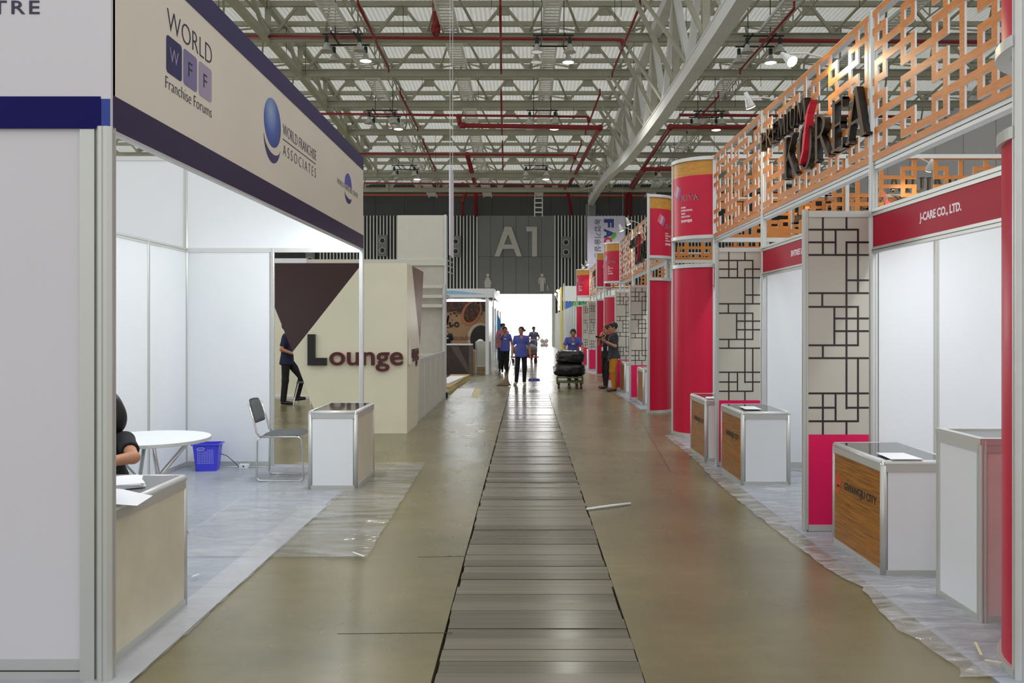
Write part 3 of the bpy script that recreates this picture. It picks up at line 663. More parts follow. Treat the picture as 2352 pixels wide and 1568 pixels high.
# serif letters for the lattice sign, built from strokes in a unit box (height 1)
def glyph(ch):
    """list of (polygon) and width; ring pieces for round strokes"""
    def ser(x, z, w=.12, h=.045): return [(x-w, z), (x+w, z), (x+w, z+h), (x-w, z+h)]
    def ring(cx, cz, rx, rz, tx, tz, a0=0, a1=2*PI, n=26):
        out = []
        for k in range(n):
            a, c = a0+(a1-a0)*k/n, a0+(a1-a0)*(k+1)/n
            out.append([(cx+rx*math.cos(a), cz+rz*math.sin(a)), (cx+rx*math.cos(c), cz+rz*math.sin(c)), (cx+(rx-tx)*math.cos(c), cz+(rz-tz)*math.sin(c)), (cx+(rx-tx)*math.cos(a), cz+(rz-tz)*math.sin(a))])
        return out
    def stem(x, w=.12, z0=0, z1=1): return [[(x, z0), (x+w, z0), (x+w, z1), (x, z1)]]
    if ch == 'I': return stem(.08)+[ser(.14, 0), ser(.14, .955)], .28
    if ch == 'K': return stem(.08, .13)+[ser(.145, 0), ser(.145, .955)]+[[(.18, .42), (.25, .42), (.68, .97), (.6, .97)], ser(.62, .95, .11), [(.3, .52), (.4, .62), (.84, .03), (.7, .03)], ser(.76, 0, .12)], .9
    if ch == 'O': return ring(.45, .5, .43, .52, .14, .05), .9
    if ch == 'R': return stem(.08, .13)+[ser(.145, 0), ser(.145, .955)]+ring(.2, .74, .44, .26, .13, .05, -PI/2, PI/2, 14)+[[(.12, .955), (.25, .955), (.25, 1), (.12, 1)], [(.12, .48), (.3, .48), (.3, .53), (.12, .53)], [(.32, .52), (.45, .52), (.82, .03), (.68, .03)], ser(.74, 0, .11)], .86
    if ch == 'P': return stem(.08, .12)+[ser(.14, 0), ser(.14, .955)]+ring(.2, .72, .42, .28, .12, .05, -PI/2, PI/2, 14)+[[(.12, .44), (.25, .44), (.25, .49), (.12, .49)]], .66
    if ch == 'E': return stem(.08, .13)+[[(0, 0), (.62, 0), (.62, .05), (0, .05)], [(0, .95), (.6, .95), (.6, 1), (0, 1)], [(.1, .49), (.5, .49), (.5, .54), (.1, .54)], [(.56, 0), (.62, 0), (.62, .2), (.58, .2)], [(.54, 1), (.6, 1), (.6, .8), (.56, .8)], [(.46, .4), (.5, .4), (.5, .63), (.46, .63)]], .66
    if ch == 'A': return [[(.04, .0), (.12, .0), (.46, 1), (.4, 1)], [(.38, 1), (.5, 1), (.86, 0), (.7, 0)], [(.2, .32), (.7, .32), (.68, .38), (.22, .38)], ser(.08, 0, .1), ser(.78, 0, .12)], .88
    if ch == 'M': return [[(.06, 0), (.12, 0), (.2, 1), (.14, 1)], [(.14, 1), (.28, 1), (.56, .05), (.5, 0)], [(.5, 0), (.56, .05), (.88, 1), (.8, 1)], [(.8, 1), (.94, 1), (1.02, 0), (.88, 0)], ser(.09, 0, .09), ser(.95, 0, .12), ser(.16, .955, .08), ser(.9, .955, .08)], 1.08
    if ch == 'U': return [[(.08, .3), (.2, .3), (.2, 1), (.08, 1)], [(.62, .3), (.69, .3), (.69, 1), (.62, 1)], ser(.14, .955), ser(.66, .955, .09)]+ring(.385, .32, .305, .33, .1, .06, PI, 2*PI, 14), .76
def serif_sign(mb, word, fn, length, height, x0=0, z0=0, depth=.075, mt=None, side=None):
    W = 0; out = []
    for ch in word:
        polys, w = glyph(ch); out += [[(W+x, z) for x, z in p] for p in polys]; W += w+.1
    W -= .1
    for p in out:
        q = [(x0+x/W*length, z0+z*height) for x, z in p]
        mb.prism(q, .01, depth-.01+random.uniform(0, .0015), mt or bronze, fn, side or bronze_s)
def premium_sign(parent, fn, big=1.0):
    b = MB(); serif_sign(b, 'PREMIUM', fn, 1.55, .2, 0, 3.56); rec(b.build('premium_lettering', parent))
    b = MB(); serif_sign(b, 'KOREA', fn, 2.1, .42, .86, 3.09); rec(b.build('korea_lettering', parent))
    b = MB(); L_ = [(1.47, 3.20), (1.52, 3.22), (1.60, 3.32), (1.655, 3.5), (1.72, 3.66), (1.80, 3.74), (1.86, 3.77)]; R_ = [(1.86, 3.77), (1.76, 3.70), (1.71, 3.56), (1.66, 3.36), (1.58, 3.22)]
    L_ = [(.86+(u-.88)*.955, 3.09+(z-3.15)*.93) for u, z in L_]
    for i in range(6):
        l0, l1 = L_[i], L_[i+1]; r = lambda k: (l0[0]+.0, l0[1])
        w0, w1 = .026*math.sin(PI*(i+.15)/6.3), .04*math.sin(PI*(i+1.15)/6.3)
        b.prism([(l0[0]-w0, l0[1]), (l0[0]+w0, l0[1]), (l1[0]+w1, l1[1]), (l1[0]-w1, l1[1])], .03, .095, swoosh, fn)
    rec(b.build('red_swoosh', parent))
def arm_light(loc, lab, target, root, on=True, power=SPOT_W):
    t_ = thing('arm_spotlight', lab, 'spotlight', loc, 0, 'arm spotlights on the lattice tops')
    r = Vector(root)-Vector(loc); b = MB(); b.tube([(0, 0, .06), r*.5+Vector((0, 0, .05)), r], .009, alu_w, 6); b.build('arm', t_)
    d = (Vector(target)-Vector(loc)).normalized(); b = MB(); b.tube([-d*.14, -d*.05, d*.01, d*.03], [.02, .035, .05, .055], alu_w, 12); b.build('lamp_head', t_, True)
    b = MB(); b.tube([d*.031, d*.036], .05, litw, 14); b.build('lens', t_)
    if on: spot('arm_spot', Vector(loc)+d*.06, target, power, 1.5, (1, .85, .6), .7, .03)
    return t_
XF = 2.72
def block(Y0, Y1, parts_Y, label, lat_label, sign_texts, detail=True, mirror=False, side_lattice=None, xo=2.17):
    t_ = thing('exhibition_booth', label, 'booth', (XF, (Y0+Y1)/2, 0), 0, 'booth blocks on the right of the aisle')
    o_ = Vector((XF, (Y0+Y1)/2, 0)); n0 = len(bpy.data.objects)
    made = []
    def B(mb, nm, **k):
        mb.v = [tuple(Vector(v)-o_) for v in mb.v]; o = mb.build(nm, t_, **k); made.append(o); return o
    bnds = sorted(set([Y0+.04]+list(parts_Y)+[Y1-.04]))
    for Y in bnds:                                   # tall posts in the lattice plane
        b = MB(); b.post(XF-.015, Y+.01 if Y < Y1-.1 else Y, 0, 4.06, .06, alu_w); B(b, 'tall_post')
    b = MB(); b.box(XF-.02, XF+.05, Y0, Y1, 2.82, 2.88, alu_w); b.box(XF-.022, XF+.05, Y0, Y1, 2.846, 2.852, black); B(b, 'beam'); b = MB(); b.box(XF+.0, XF+.05, Y0, Y1, 4.02, 4.08, alu_w); B(b, 'beam')
    # name boards between the partitions
    segs = list(zip(bnds[:-1], bnds[1:])); xs_ = 2.70
    for i, (a, c) in enumerate(segs):
        b = MB(); b.box(xs_-.012, xs_+.012, a+.02, c-.02, 2.215, 2.455, redsign); B(b, 'name_board')
        b = MB(); b.box(xs_-.02, xs_+.02, a+.02, c-.02, 2.455, 2.51, alu); b.box(xs_-.023, xs_+.02, a+.02, c-.02, 2.48, 2.484, black); B(b, 'rail')
        b = MB(); b.box(xs_-.02, xs_+.02, a+.02, c-.02, 2.17, 2.215, alu); b.box(xs_-.023, xs_+.02, a+.02, c-.02, 2.19, 2.194, black); B(b, 'rail')
        if i < len(sign_texts) and sign_texts[i]:
            tx, yc, wd, h_ = sign_texts[i]; b = MB(); write(b, tx, right_face(xs_-.0125, yc+wd/2, 2.30), wd, h_, mat('white_print', (232, 220, 226), .4), .002, .035); B(b, 'lettering')
    # inside: partition walls facing the aisle mouth, back wall
    for Y in list(parts_Y)+[Y1-.1]:
        x = 2.74
        while x < 5.7:
            b = MB(); wd = .46 if x < 3 else 1.0
            b.box(x, x+wd-.03, Y-.01, Y+.01, .06, 2.45, white); B(b, 'wall_panel'); x += wd
            b = MB(); b.post(x-.015, Y, 0, 2.5, .045); B(b, 'post')
        b = MB(); b.box(2.7, 5.75, Y-.02, Y+.02, .01, .06, alu); B(b, 'rail'); b = MB(); b.box(2.7, 5.75, Y-.02, Y+.02, 2.45, 2.5, alu); B(b, 'rail')
    b = MB(); b.box(5.72, 5.75, Y0, Y1, 0, 2.5, white); B(b, 'back_wall')
    # tube lights behind the name boards
    for a, c in segs:
        m_ = (a+c)/2
        b = MB(); b.box(xs_+.06, xs_+.1, m_-.6, m_+.6, 2.40, 2.44, alu_w); b.tube([(xs_+.08, m_-.58, 2.385), (xs_+.08, m_+.58, 2.385)], .013, tubew, 8); B(b, 'tube_light')
        area('booth_tube', (xs_+.12, m_, 2.37), (0, math.radians(-35), 0), .06, 1.16, TUBE_W)
    # lattice screen along the aisle and across the far end
    b = MB(); lattice(b, Y1-Y0-.05, right_face(XF-.02, Y1-.02, 0), mirror, x0=-.41 if Y1 == 12.3 else 0); B(b, 'lattice_screen')
    if side_lattice:
        for Yl, fnm, wd in side_lattice:
            b = MB(); lattice(b, wd, fnm, False); B(b, 'lattice_screen')
            b = MB(); b.box(XF, XF+wd, Yl-.03, Yl+.03, 2.82, 2.88, alu_w); b.box(XF, XF+wd, Yl-.03, Yl+.03, 4.02, 4.08, alu_w); B(b, 'beam')
            for x in np.arange(XF+1.9, XF+wd, 3.0):
                b = MB(); b.post(float(x), Yl, 0, 4.06, .06, alu_w); B(b, 'tall_post')
    k0 = len(bpy.data.objects)
    for Y in parts_Y:
        e = bpy.data.objects.new('tile_wall', None); COL.objects.link(e); e.parent = t_; e.location = (-o_.x, -o_.y, 0); tile_panel(e, Y, xo)
    return t_, o_
def shift_children(root, t_, o_):
    pass
bA, oA = block(4.34, 12.3, [6.64, 9.72], 'nearest booth block on the right with orange lattice fascia, big dark letters and patterned partitions', '', [('J-CARE CO., LTD.', 5.55, .56, .075), ('ENTREE L&B CO., LTD.', 8.25, .82, .07), None],
               side_lattice=[(12.3, back_face(XF+8, 12.3, 0), 8)])
e = bpy.data.objects.new('premium_korea_sign', None); COL.objects.link(e); e.parent = bA; e.location = -oA
premium_sign(e, right_face(XF-.03, 9.57, 0))
e = bpy.data.objects.new('premium_korea_sign', None); COL.objects.link(e); e.parent = bA; e.location = -oA
premium_sign(e, back_face(6.82, 12.33, 0))
bB, oB = block(16.35, 24.6, [18.6, 21.6], 'second booth block on the right of the aisle, starting behind the second crimson tower', '', [], mirror=True, side_lattice=[(16.35, cam_face(XF, 16.33, 0), 6)], xo=2.26)
e = bpy.data.objects.new('premium_korea_sign', None); COL.objects.link(e); e.parent = bB; e.location = -oB
premium_sign(e, right_face(XF-.045, 21.4, 0))
bC, oC = block(28.55, 36.2, [31, 34.3], 'farthest lattice-topped booth block on the right, behind the woman with the cart', '', [], side_lattice=[(28.55, cam_face(XF, 28.53, 0), 5)], xo=2.26)
e = bpy.data.objects.new('premium_korea_sign', None); COL.objects.link(e); e.parent = bC; e.location = -oC
premium_sign(e, right_face(XF-.045, 33.6, 0))
# the neighbour block farther right (seen only through the lattice)
t_ = thing('exhibition_booth', 'lattice-topped booth row seen through the nearest lattice screens, behind the mirrored letters', 'booth', (9, 16, 0), 0, 'booth blocks on the right of the aisle')
b = MB(); lattice(b, 9, lambda u, v, n: cam_face(-4, 0, 0)(u, v, n)); b.build('lattice_screen', t_)
b = MB(); b.box(-4, 5, -.03, .03, 2.82, 2.88, alu_w); b.box(-4, 5, -.03, .03, 4.02, 4.08, alu_w); b.build('beam', t_)
for x in (-4, -1, 2, 5):
    b = MB(); b.post(x, .05, 0, 4.06, .06, alu_w); b.build('tall_post', t_)
b = MB(); b.box(-4, 5, .02, .05, 0, 2.5, white); b.build('wall_panel', t_)
arm_light(P(1815, 138, 7.77), 'arm spotlight on the near lattice top, the nearer one, above the big dark letters', (2.68, 7.2, 3.5), (2.7, 7.77, 4.05))
arm_light(P(1722, 240, 9.2), 'arm spotlight on the near lattice top, the farther one, before the big dark letters', (2.68, 9.4, 3.4), (2.7, 9.2, 4.05))
arm_light(P(2135, 385, 11.6), 'glowing arm spotlight over the mirrored letters, above the nearest crimson name board', (5.6, 12.3, 3.2), (5.6, 12.28, 4.03))
arm_light(P(1865, 420, 16), 'small glowing spotlight seen through the lattice under the letters', (5.2, 16.3, 3.2), (5.4, 16.3, 4.03), power=SPOT_W)
for px, py, Y, lab in ((1443, 512, 20.2, 'glowing arm spotlight beside the lilac banner, upper one'), (1427, 527, 21.6, 'glowing arm spotlight beside the lilac banner, lower one'), (1348, 606, 33, 'tiny glowing arm spotlight over the farthest tower, nearer one'), (1339, 613, 35.5, 'tiny glowing arm spotlight over the farthest tower, farther one')):
    p = P(px, py, Y); arm_light(p, lab, (2.7, Y+.2, 3.3), (2.7, Y, 4.03))
# ---------------------------------------------------------------- display counters
def counter(name, lab, x0, x1, y0, y1, h, wood_side=None, top=None, group=None, cat='counter', round_=True, logo=False, tint=None):
    c = ((x0+x1)/2, (y0+y1)/2); t_ = thing(name, lab, cat, (c[0], c[1], 0), 0, group)
    hx, hy = (x1-x0)/2, (y1-y0)/2; r = .022
    for sx in (-1, 1):
        for sy in (-1, 1):
            b = MB(); X_, Y_ = sx*(hx-r), sy*(hy-r)
            b.tube([(X_, Y_, 0), (X_, Y_, h-.03)], r, alu, 12) if round_ else b.post(X_, Y_, 0, h-.01, .045)
            b.build('corner_post', t_, True)
            if round_:
                b = MB(); b.lathe([(.001, h-.004), (.012, h-.006), (.02, h-.016), (r+.001, h-.03)], chrome, (X_, Y_, 0), 12); b.build('corner_cap', t_, True)
    for nm, (a, c_, d, e_, ms) in {'front': (-hx+2*r, hx-2*r, -hy+.008, -hy+.018, white), 'back': (-hx+2*r, hx-2*r, hy-.018, hy-.008, white)}.items():
        b = MB(); b.box(a, c_, d, e_, .05, h-.075, tint or ms); rec(b.build('panel', t_))
    for s_ in (-1, 1):
        b = MB(); mt = wood_side if (wood_side and s_ == -1) else white
        if s_ > 0: mt = mat('cream_panel_side', (206, 200, 178), .35) if name == 'info_counter' else white
        b.box(min(s_*(hx-.008), s_*(hx-.018)), max(s_*(hx-.008), s_*(hx-.018)), -hy+2*r, hy-2*r, .05, h-.075, mt); rec(b.build('panel', t_))
    b = MB()
    for z0, z1, rn in ((.0, .05, 'base_rail'), (h-.075, h-.032, 'top_rail')):
        b = MB(); b.box(-hx+2*r-.02, hx-2*r+.02, -hy+.002, -hy+.024, z0, z1, alu); b.box(-hx+2*r-.02, hx-2*r+.02, hy-.024, hy-.002, z0, z1, alu)
        b.box(-hx+.002, -hx+.024, -hy+2*r-.02, hy-2*r+.02, z0, z1, alu); b.box(hx-.024, hx-.002, -hy+2*r-.02, hy-2*r+.02, z0, z1, alu)
        rec(b.build(rn, t_))
    b = MB(); k = .016
    rx, ry = hx-r, hy-r
    if round_:
        for p, q in (((-rx, -ry), (rx, -ry)), ((rx, -ry), (rx, ry)), ((rx, ry), (-rx, ry)), ((-rx, ry), (-rx, -ry))): b.tube([(p[0], p[1], h-r), (q[0], q[1], h-r)], r, alu_w, 14)
        b.build('rounded_edge', t_, True)
    else:
        for (a, c_, d, e_) in ((-hx, hx, -hy, -hy+.045), (-hx, hx, hy-.045, hy), (-hx, -hx+.045, -hy+.045, hy-.045), (hx-.045, hx, -hy+.045, hy-.045)): b.box(a, c_, d, e_, h-.035, h, alu)
        rec(b.build('edge_frame', t_))
    b = MB(); b.box(-hx+r, hx-r, -hy+r, hy-r, h-.014, h-.003 if round_ else h-.012, top or glass_top); rec(b.build('top', t_))
    if logo:
        fn = right_face(-hx+.0078, hy, 0); b = MB(); rl = mat('orange_red_print', (206, 74, 40), .4)
        cy, cz = .125, .475                          # five petal figure
        disc(b, fn, cy, cz+.052, .022, .026, rl, d=.0015); disc(b, fn, cy-.022, cz, .02, .042, rl, d=.0015, rot=.35); disc(b, fn, cy+.024, cz, .02, .04, rl, d=.0015, rot=-.35)
        disc(b, fn, cy-.004, cz-.055, .026, .034, rl, d=.0015); b.build('logo', t_)
        b = MB(); write(b, 'GWANGJU CITY', lambda u, v, n: fn(.235+u, .425+v, n), .56, .07, black, .0015, .03); b.build('lettering', t_)
    return t_
cg = 'wood-fronted display counters'
counter('display_counter', 'wood-fronted counter with dark glass top and red flower logo, beside the tall cabinet', 2.26, 2.76, 5.43, 6.32, .75, woodf, logo=True, group=cg)
counter('display_counter', 'wood-fronted counter with white paper on top, between the two nearest patterned panels', 2.15, 2.65, 8.54, 9.46, .75, woodf, logo=True, group=cg)
counter('display_counter', 'wood-fronted counter half hidden behind the farther patterned panel, below the round crimson tower', 2.1, 2.6, 10.05, 10.95, .75, woodf, logo=True, group=cg)
counter('tall_cabinet', 'tall white cabinet with grey top and painted pink reflection beside the nearest wood-fronted counter', 2.43, 3.43, 4.57, 5.07, 1.0, None, grey_top, round_=False, cat='cabinet', tint=mat('pink_reflection_panel', (214, 190, 186), .35))  # white front carries a pink reflection in its colour
counter('display_counter', 'pale counter with a wooden side behind the legs of the man in mustard trousers', 2.34, 2.84, 20.4, 21.3, .75, woodf, group=cg)
counter('display_counter', 'wood-sided counter beside the magenta panel just left of the second crimson tower', 2.36, 2.86, 17.3, 18.2, .75, woodf, group=cg)
counter('display_counter', 'white counter right behind the woman with the black bag cart', 2.3, 2.8, 31.6, 32.5, .75, white, group=cg)
counter('display_counter', 'smaller-looking white counter farther behind the woman with the cart', 2.2, 2.7, 34.6, 35.5, .75, white, group=cg)
def sheet(pts, z, lab, mt=None, nm='paper_sheet', cat='paper', grp=None, t=.002):
    b = MB(); b.prism(pts, z, z+t, mt or paper); return tag(rec(b.build(nm)), lab, cat, grp)
def onc(px, py, z):          # point on a horizontal surface of height z seen at that pixel
    Y = (CH-z)*F/(py-HY); return ((px-HX)/F*Y, Y)
sheet([onc(2012, 1040, .755), onc(2075, 1040, .755), onc(2122, 1055, .755), onc(2047, 1055, .755)], .755, 'white paper sheet on the wood-fronted counter beside the tall cabinet', grp='papers on counters')
sheet([onc(1697, 933, .755), onc(1733, 933, .755), onc(1750, 940, .755), onc(1712, 940, .755)], .755, 'white paper sheet on the second nearest wood-fronted counter', grp='papers on counters')
sheet([onc(1620, 911, .755), onc(1640, 911, .755), onc(1640, 915, .755), onc(1622, 915, .755)], .755, 'white paper sheet on the half hidden counter below the round tower', grp='papers on counters')
# carpet and loose plastic film on the right
b = MB(); b.box(2.12, 5.7, 3.2, 12.3, .0, .008, carpet_m); tag(b.build('carpet'), 'blue-grey carpet under the nearest booth block on the right', 'carpet')
b = MB(); b.box(2.2, 5.7, 16.4, 24.6, .0, .008, carpet_m); tag(b.build('carpet'), 'blue-grey carpet under the second booth block on the right', 'carpet')
b = MB(); b.box(2.2, 5.7, 28.6, 36.3, .0, .008, carpet_m); tag(b.build('carpet'), 'blue-grey carpet under the farthest lattice-topped block', 'carpet')
def film_sheet(outline, inner_x, lab, amp=.02, seed=1, n=10):
    """loose wrinkled film between an outline on the floor and a line x = inner_x"""
    rnd = random.Random(seed); b = MB(); pts = []
    for (p, q) in zip(outline[:-1], outline[1:]):
        L_ = max(2, int((Vector(q)-Vector(p)).length/.07))
        for k in range(L_): pts.append(Vector(p).lerp(Vector(q), k/L_))
    pts.append(Vector(outline[-1])); vs = []
    for i, p in enumerate(pts):
        for k in range(n+1):
            f = k/n; x = p.x+(inner_x-p.x)*f+(rnd.uniform(-.012, .012) if k < n else 0); y = p.y+rnd.uniform(-.01, .01)
            r = .5+.5*math.sin(p.y*23+math.sin(x*17)*2.2)*math.cos(x*31+p.y*9)
            z = .011+amp*r**2*rnd.uniform(.35, 1.1)*(1 if k > 0 else .25)
            vs.append((x, y, z))
    m_ = n+1; fs = [(i*m_+k, i*m_+k+1, (i+1)*m_+k+1, (i+1)*m_+k) for i in range(len(pts)-1) for k in range(n)]
    b.add(vs, fs, film); return tag(b.build('plastic_film', smooth=True), lab, 'plastic film')
ol = [(2207, 1560), (2207, 1541), (2161, 1514), (2129, 1486), (2060, 1450), (2024, 1409), (1978, 1351), (1895, 1308), (1840, 1264), (1776, 1216), (1657, 1120), (1589, 1051), (1525, 1001)]
film_sheet([tuple(G(*p).xy) for p in ol], 3.4, 'crumpled clear plastic film on the floor before the nearest booths on the right', .03, 3, 14)
film_sheet([(2.15, 18.0), (2.1, 20), (2.05, 22), (2.1, 24)], 2.9, 'clear plastic film on the floor by the feet of the man in mustard trousers', .02, 5, 8)
film_sheet([(2.1, 28.2), (2.0, 30), (2.05, 33), (2.1, 36)], 2.9, 'clear plastic film on the floor behind the black bag cart', .02, 6, 6)
b = MB(); a_ = G(1348, 1172); c_ = G(1400, 1166); d_ = G(1448, 1159)
b.tube([a_+Vector((0, 0, .012)), c_+Vector((0, 0, .018)), d_+Vector((0, 0, .012))], .011, paper, 8); tag(b.build('plastic_strip', smooth=True), 'thin crooked white strip lying on the floor at the edge of the plank trench', 'strip')
for p, q, lab in (((2240, 1495), (2254, 1525), 'short pale tape scrap on the plastic film, standing upright-looking'), ((2262, 1537), (2300, 1543), 'short pale tape scrap on the plastic film, lying flat across')):
    a_, c_ = G(*p), G(*q); b = MB(); b.bar((a_.x, a_.y, .045), (c_.x, c_.y, .045), .012, .002, mat('cream_tape', (222, 214, 170), .5)); tag(b.build('tape_scrap'), lab, 'tape scrap', 'tape scraps on the film')
# ================================================================ left side: the big white booth
XB, YN, YE = -1.87, 3.86, 9.78
wb = thing('exhibition_booth', 'big white booth on the near left with a cream banner fascia edged in dark purple', 'booth', (0, 0, 0))
def pb(mb, nm, **k): o = mb.build(nm, wb, **k); return o
b = MB(); b.post(XB-.03, YN, 0, 2.5, .07); b.box(XB-.14, XB-.075, YN-.02, YN+.03, 0, 2.5, alu); pb(b, 'corner_post')
b = MB(); b.box(-4.4, XB-.14, YN-.005, YN+.02, .1, 2.49, panel_mat); pb(b, 'near_wall_panel')
b = MB(); b.box(-4.4, XB-.14, YN-.01, YN+.03, .0, .1, alu); b.box(-4.4, XB-.14, YN-.012, YN, .045, .05, black); pb(b, 'base_rail')
b = MB(); b.box(-4.4, XB-.0, YN-.02, YN+.02, 2.49, 3.53, panel_mat); pb(b, 'front_fascia_panel')
b = MB(); b.box(-4.4, XB-.045, YN-.024, YN-.0205, 2.49, 2.635, navy); pb(b, 'navy_stripe')
b = MB(); b.box(XB-.045, XB-.002, YN-.0205, YN-.0202, 2.5, 2.625, mat('blue_strip', (10, 50, 140), .4)); pb(b, 'blue_strip')
b = MB(); write(b, 'CENTRE', cam_face(-2.66, YN-.021, 3.005), .47, .062, ink, .002, .01, 1.25); pb(b, 'lettering')
b = MB(); b.box(XB-.03, XB, YN, YE, 2.49, 3.53, cream_fascia); pb(b, 'banner')
b = MB(); b.box(XB, XB+.004, YN, YE, 2.49, 2.645, navy2); b.box(XB-.03, XB+.003, YN, YE, 2.475, 2.49, alu_w); pb(b, 'bottom_band')
b = MB(); b.box(XB, XB+.004, YN, YE, 3.39, 3.535, navy3); b.box(XB-.03, XB+.002, YN, YE, 3.53, 3.54, navy3); pb(b, 'top_band')
fb = left_face(XB+.0005, 0, 0)
b = MB(); write(b, 'WORLD', lambda u, v, n: fb(4.44+u, 3.15+v, n), .63, .11, ink, .002, -.018); pb(b, 'lettering')
def rsq(b, u0, u1, v0, v1, mt, r=.022, rc=(0, 2)):
    pts = []
    for i, (cu, cv, a0) in enumerate(((u1-r, v1-r, 0), (u0+r, v1-r, PI/2), (u0+r, v0+r, PI), (u1-r, v0+r, 1.5*PI))):
        for k in range(5): a = a0+k*PI/8; pts.append((cu+r*math.cos(a), cv+r*math.sin(a)))
    b.prism(pts, 0, .0018, mt, fb)
b = MB(); rsq(b, 4.43, 4.628, 2.925, 3.12, mat('sq_navy', (40, 38, 92), .35)); rsq(b, 4.65, 4.84, 2.925, 3.12, mat('sq_mauve', (122, 114, 156), .35)); rsq(b, 4.868, 5.066, 2.925, 3.12, mat('sq_lilac', (164, 150, 176), .35)); pb(b, 'logo_squares')
b = MB(); write(b, 'W', lambda u, v, n: fb(4.47+u, 2.99+v, n+.0018), .11, .075, mat('sq_lilac', (164, 150, 176), .35), .001, -.01)
for u0 in (4.715, 4.935): write(b, 'F', lambda u, v, n: fb(u0+u, 2.985+v, n+.0018), .055, .08, ink, .001, -.005)
write(b, 'Franchise Forums', lambda u, v, n: fb(4.42+u, 2.838+v, n), .645, .062, ink, .002, -.022); pb(b, 'lettering')
def orb_mat():
    m = mat('blue_orb', (58, 84, 168), .3); n = m.node_tree; L = n.links.new; bs = n.nodes['Principled BSDF']
    tc = n.nodes['Texture Coordinate'] if 'Texture Coordinate' in n.nodes else n.nodes.new('ShaderNodeTexCoord')
    mp = n.nodes.new('ShaderNodeMapping'); mp.vector_type = 'TEXTURE'; mp.inputs['Location'].default_value = (XB, 6.24, 3.17); mp.inputs['Scale'].default_value = (.3, .3, .3)
    g = n.nodes.new('ShaderNodeTexGradient'); g.gradient_type = 'SPHERICAL'; cr = n.nodes.new('ShaderNodeValToRGB')
    L(tc.outputs['Object'], mp.inputs[0]); L(mp.outputs[0], g.inputs[0]); L(g.outputs['Fac'], cr.inputs[0])
    cr.color_ramp.elements[0].color = (*lin((44, 44, 120)), 1); cr.color_ramp.elements[1].color = (*lin((150, 176, 214)), 1)
    e_ = cr.color_ramp.elements.new(.45); e_.color = (*lin((58, 92, 176)), 1); L(cr.outputs[0], bs.inputs['Base Color']); return m
orb = orb_mat()
def crescent(b, cu, cv, r, rv, mt):
    n = 20; up = []; lo = []
    for k in range(n+1):
        a = PI+.12+(PI-.5)*k/n; lo.append((cu+r*math.cos(a), cv+rv*math.sin(a)))
        up.append((cu+.03*r+r*1.02*math.cos(a), cv+.10*r*3.2*(.12+.88*math.sin(PI*k/n))+rv*math.sin(a)))
    for k in range(n): b.prism([lo[k], lo[k+1], up[k+1], up[k]], 0, .002, mt, fb)
b = MB(); disc(b, fb, 6.285, 3.1, .207, .178, orb, 40, .002); pb(b, 'blue_orb_logo')
b = MB(); crescent(b, 6.28, 2.995, .21, .19, mat('swoosh_navy', (56, 48, 104), .35)); pb(b, 'crescent_logo')
b = MB(); write(b, 'WORLD FRANCHISE', lambda u, v, n: fb(6.555+u, 3.075+v, n), 1.03, .085, ink, .002, -.02)
b.box(6.55, 7.57, 3.038, 3.044, 0, .002, ink, fb); write(b, 'ASSOCIATES', lambda u, v, n: fb(6.555+u, 2.92+v, n), 1.02, .082, ink, .002, -.02, 1.5); pb(b, 'lettering')
b = MB()
disc(b, fb, 8.955, 3.075, .175, .13, mat('small_orb', (82, 84, 168), .35), 24, .002, a0=0, a1=PI); crescent(b, 8.955, 3.0, .18, .11, mat('swoosh_navy', (56, 48, 104), .35)); pb(b, 'small_orb_logo')
b = MB(); write(b, 'WORLD FRANCHISE CENTRE', lambda u, v, n: fb(8.42+u, 3.02+v, n+.003), 1.05, .05, ink, .001, -.02); pb(b, 'lettering')
# interior walls
b = MB()
for (x0, x1) in ((-3.88, -2.94),): b.box(x0, x1, YE-.01, YE+.01, .06, 2.45, white)
pb(b, 'back_wall_panel')
for i, (y0, y1) in enumerate(((YE-.97, YE-.03), (YE-1.96, YE-1.02), (YE-2.95, YE-2.01), (YE-3.94, YE-3.0))):
    b = MB(); b.box(-3.91, -3.89, y0, y1, .06, 2.45, white); pb(b, 'side_wall_panel')
    b = MB(); b.post(-3.9, y0-.03, 0, 2.5, .045); pb(b, 'post')
b = MB(); b.box(-3.92, -3.88, YN, YE, 2.45, 2.5, alu); b.box(-3.92, -3.88, YN, YE, .01, .06, alu); b.box(-3.922, -3.878, YN, YE, 2.473, 2.476, black)
b.box(-3.9, XB, YE-.02, YE+.02, 2.45, 2.5, alu_w); b.box(-3.9, -2.93, YE-.02, YE+.02, .01, .06, alu); pb(b, 'rail')
for x in (-3.9, -2.91):
    b = MB(); b.post(x, YE, 0, 2.5, .045); pb(b, 'post')
b = MB(); b.post(XB-.02, YE, 0, 2.5, .05, alu_w); pb(b, 'post')
b = MB(); b.box(-6.4, -3.915, YE-.01, YE+.01, 2.5, 3.52, white); pb(b, 'rear_fascia_panel')
b = MB(); b.box(-3.885, XB-.03, YE-.01, YE+.01, 2.5, 3.52, white); pb(b, 'rear_fascia_panel')
b = MB(); b.post(-3.9, YE, 2.5, 3.54, .045); b.box(-6.4, XB-.03, YE-.02, YE+.02, 3.5, 3.55, alu_w); pb(b, 'rail')
# tube lights inside the booth, behind the fascia
for yc in (5.2, 7.2, 9.0):
    b = MB(); b.box(XB-.12, XB-.07, yc-.6, yc+.6, 2.66, 2.70, alu_w); b.tube([(XB-.1, yc-.58, 2.645), (XB-.1, yc+.58, 2.645)], .013, tubew, 8); pb(b, 'tube_light')
    area('booth_tube', (XB-.14, yc, 2.63), (0, math.radians(40), 0), .06, 1.16, TUBE_W*1.15)
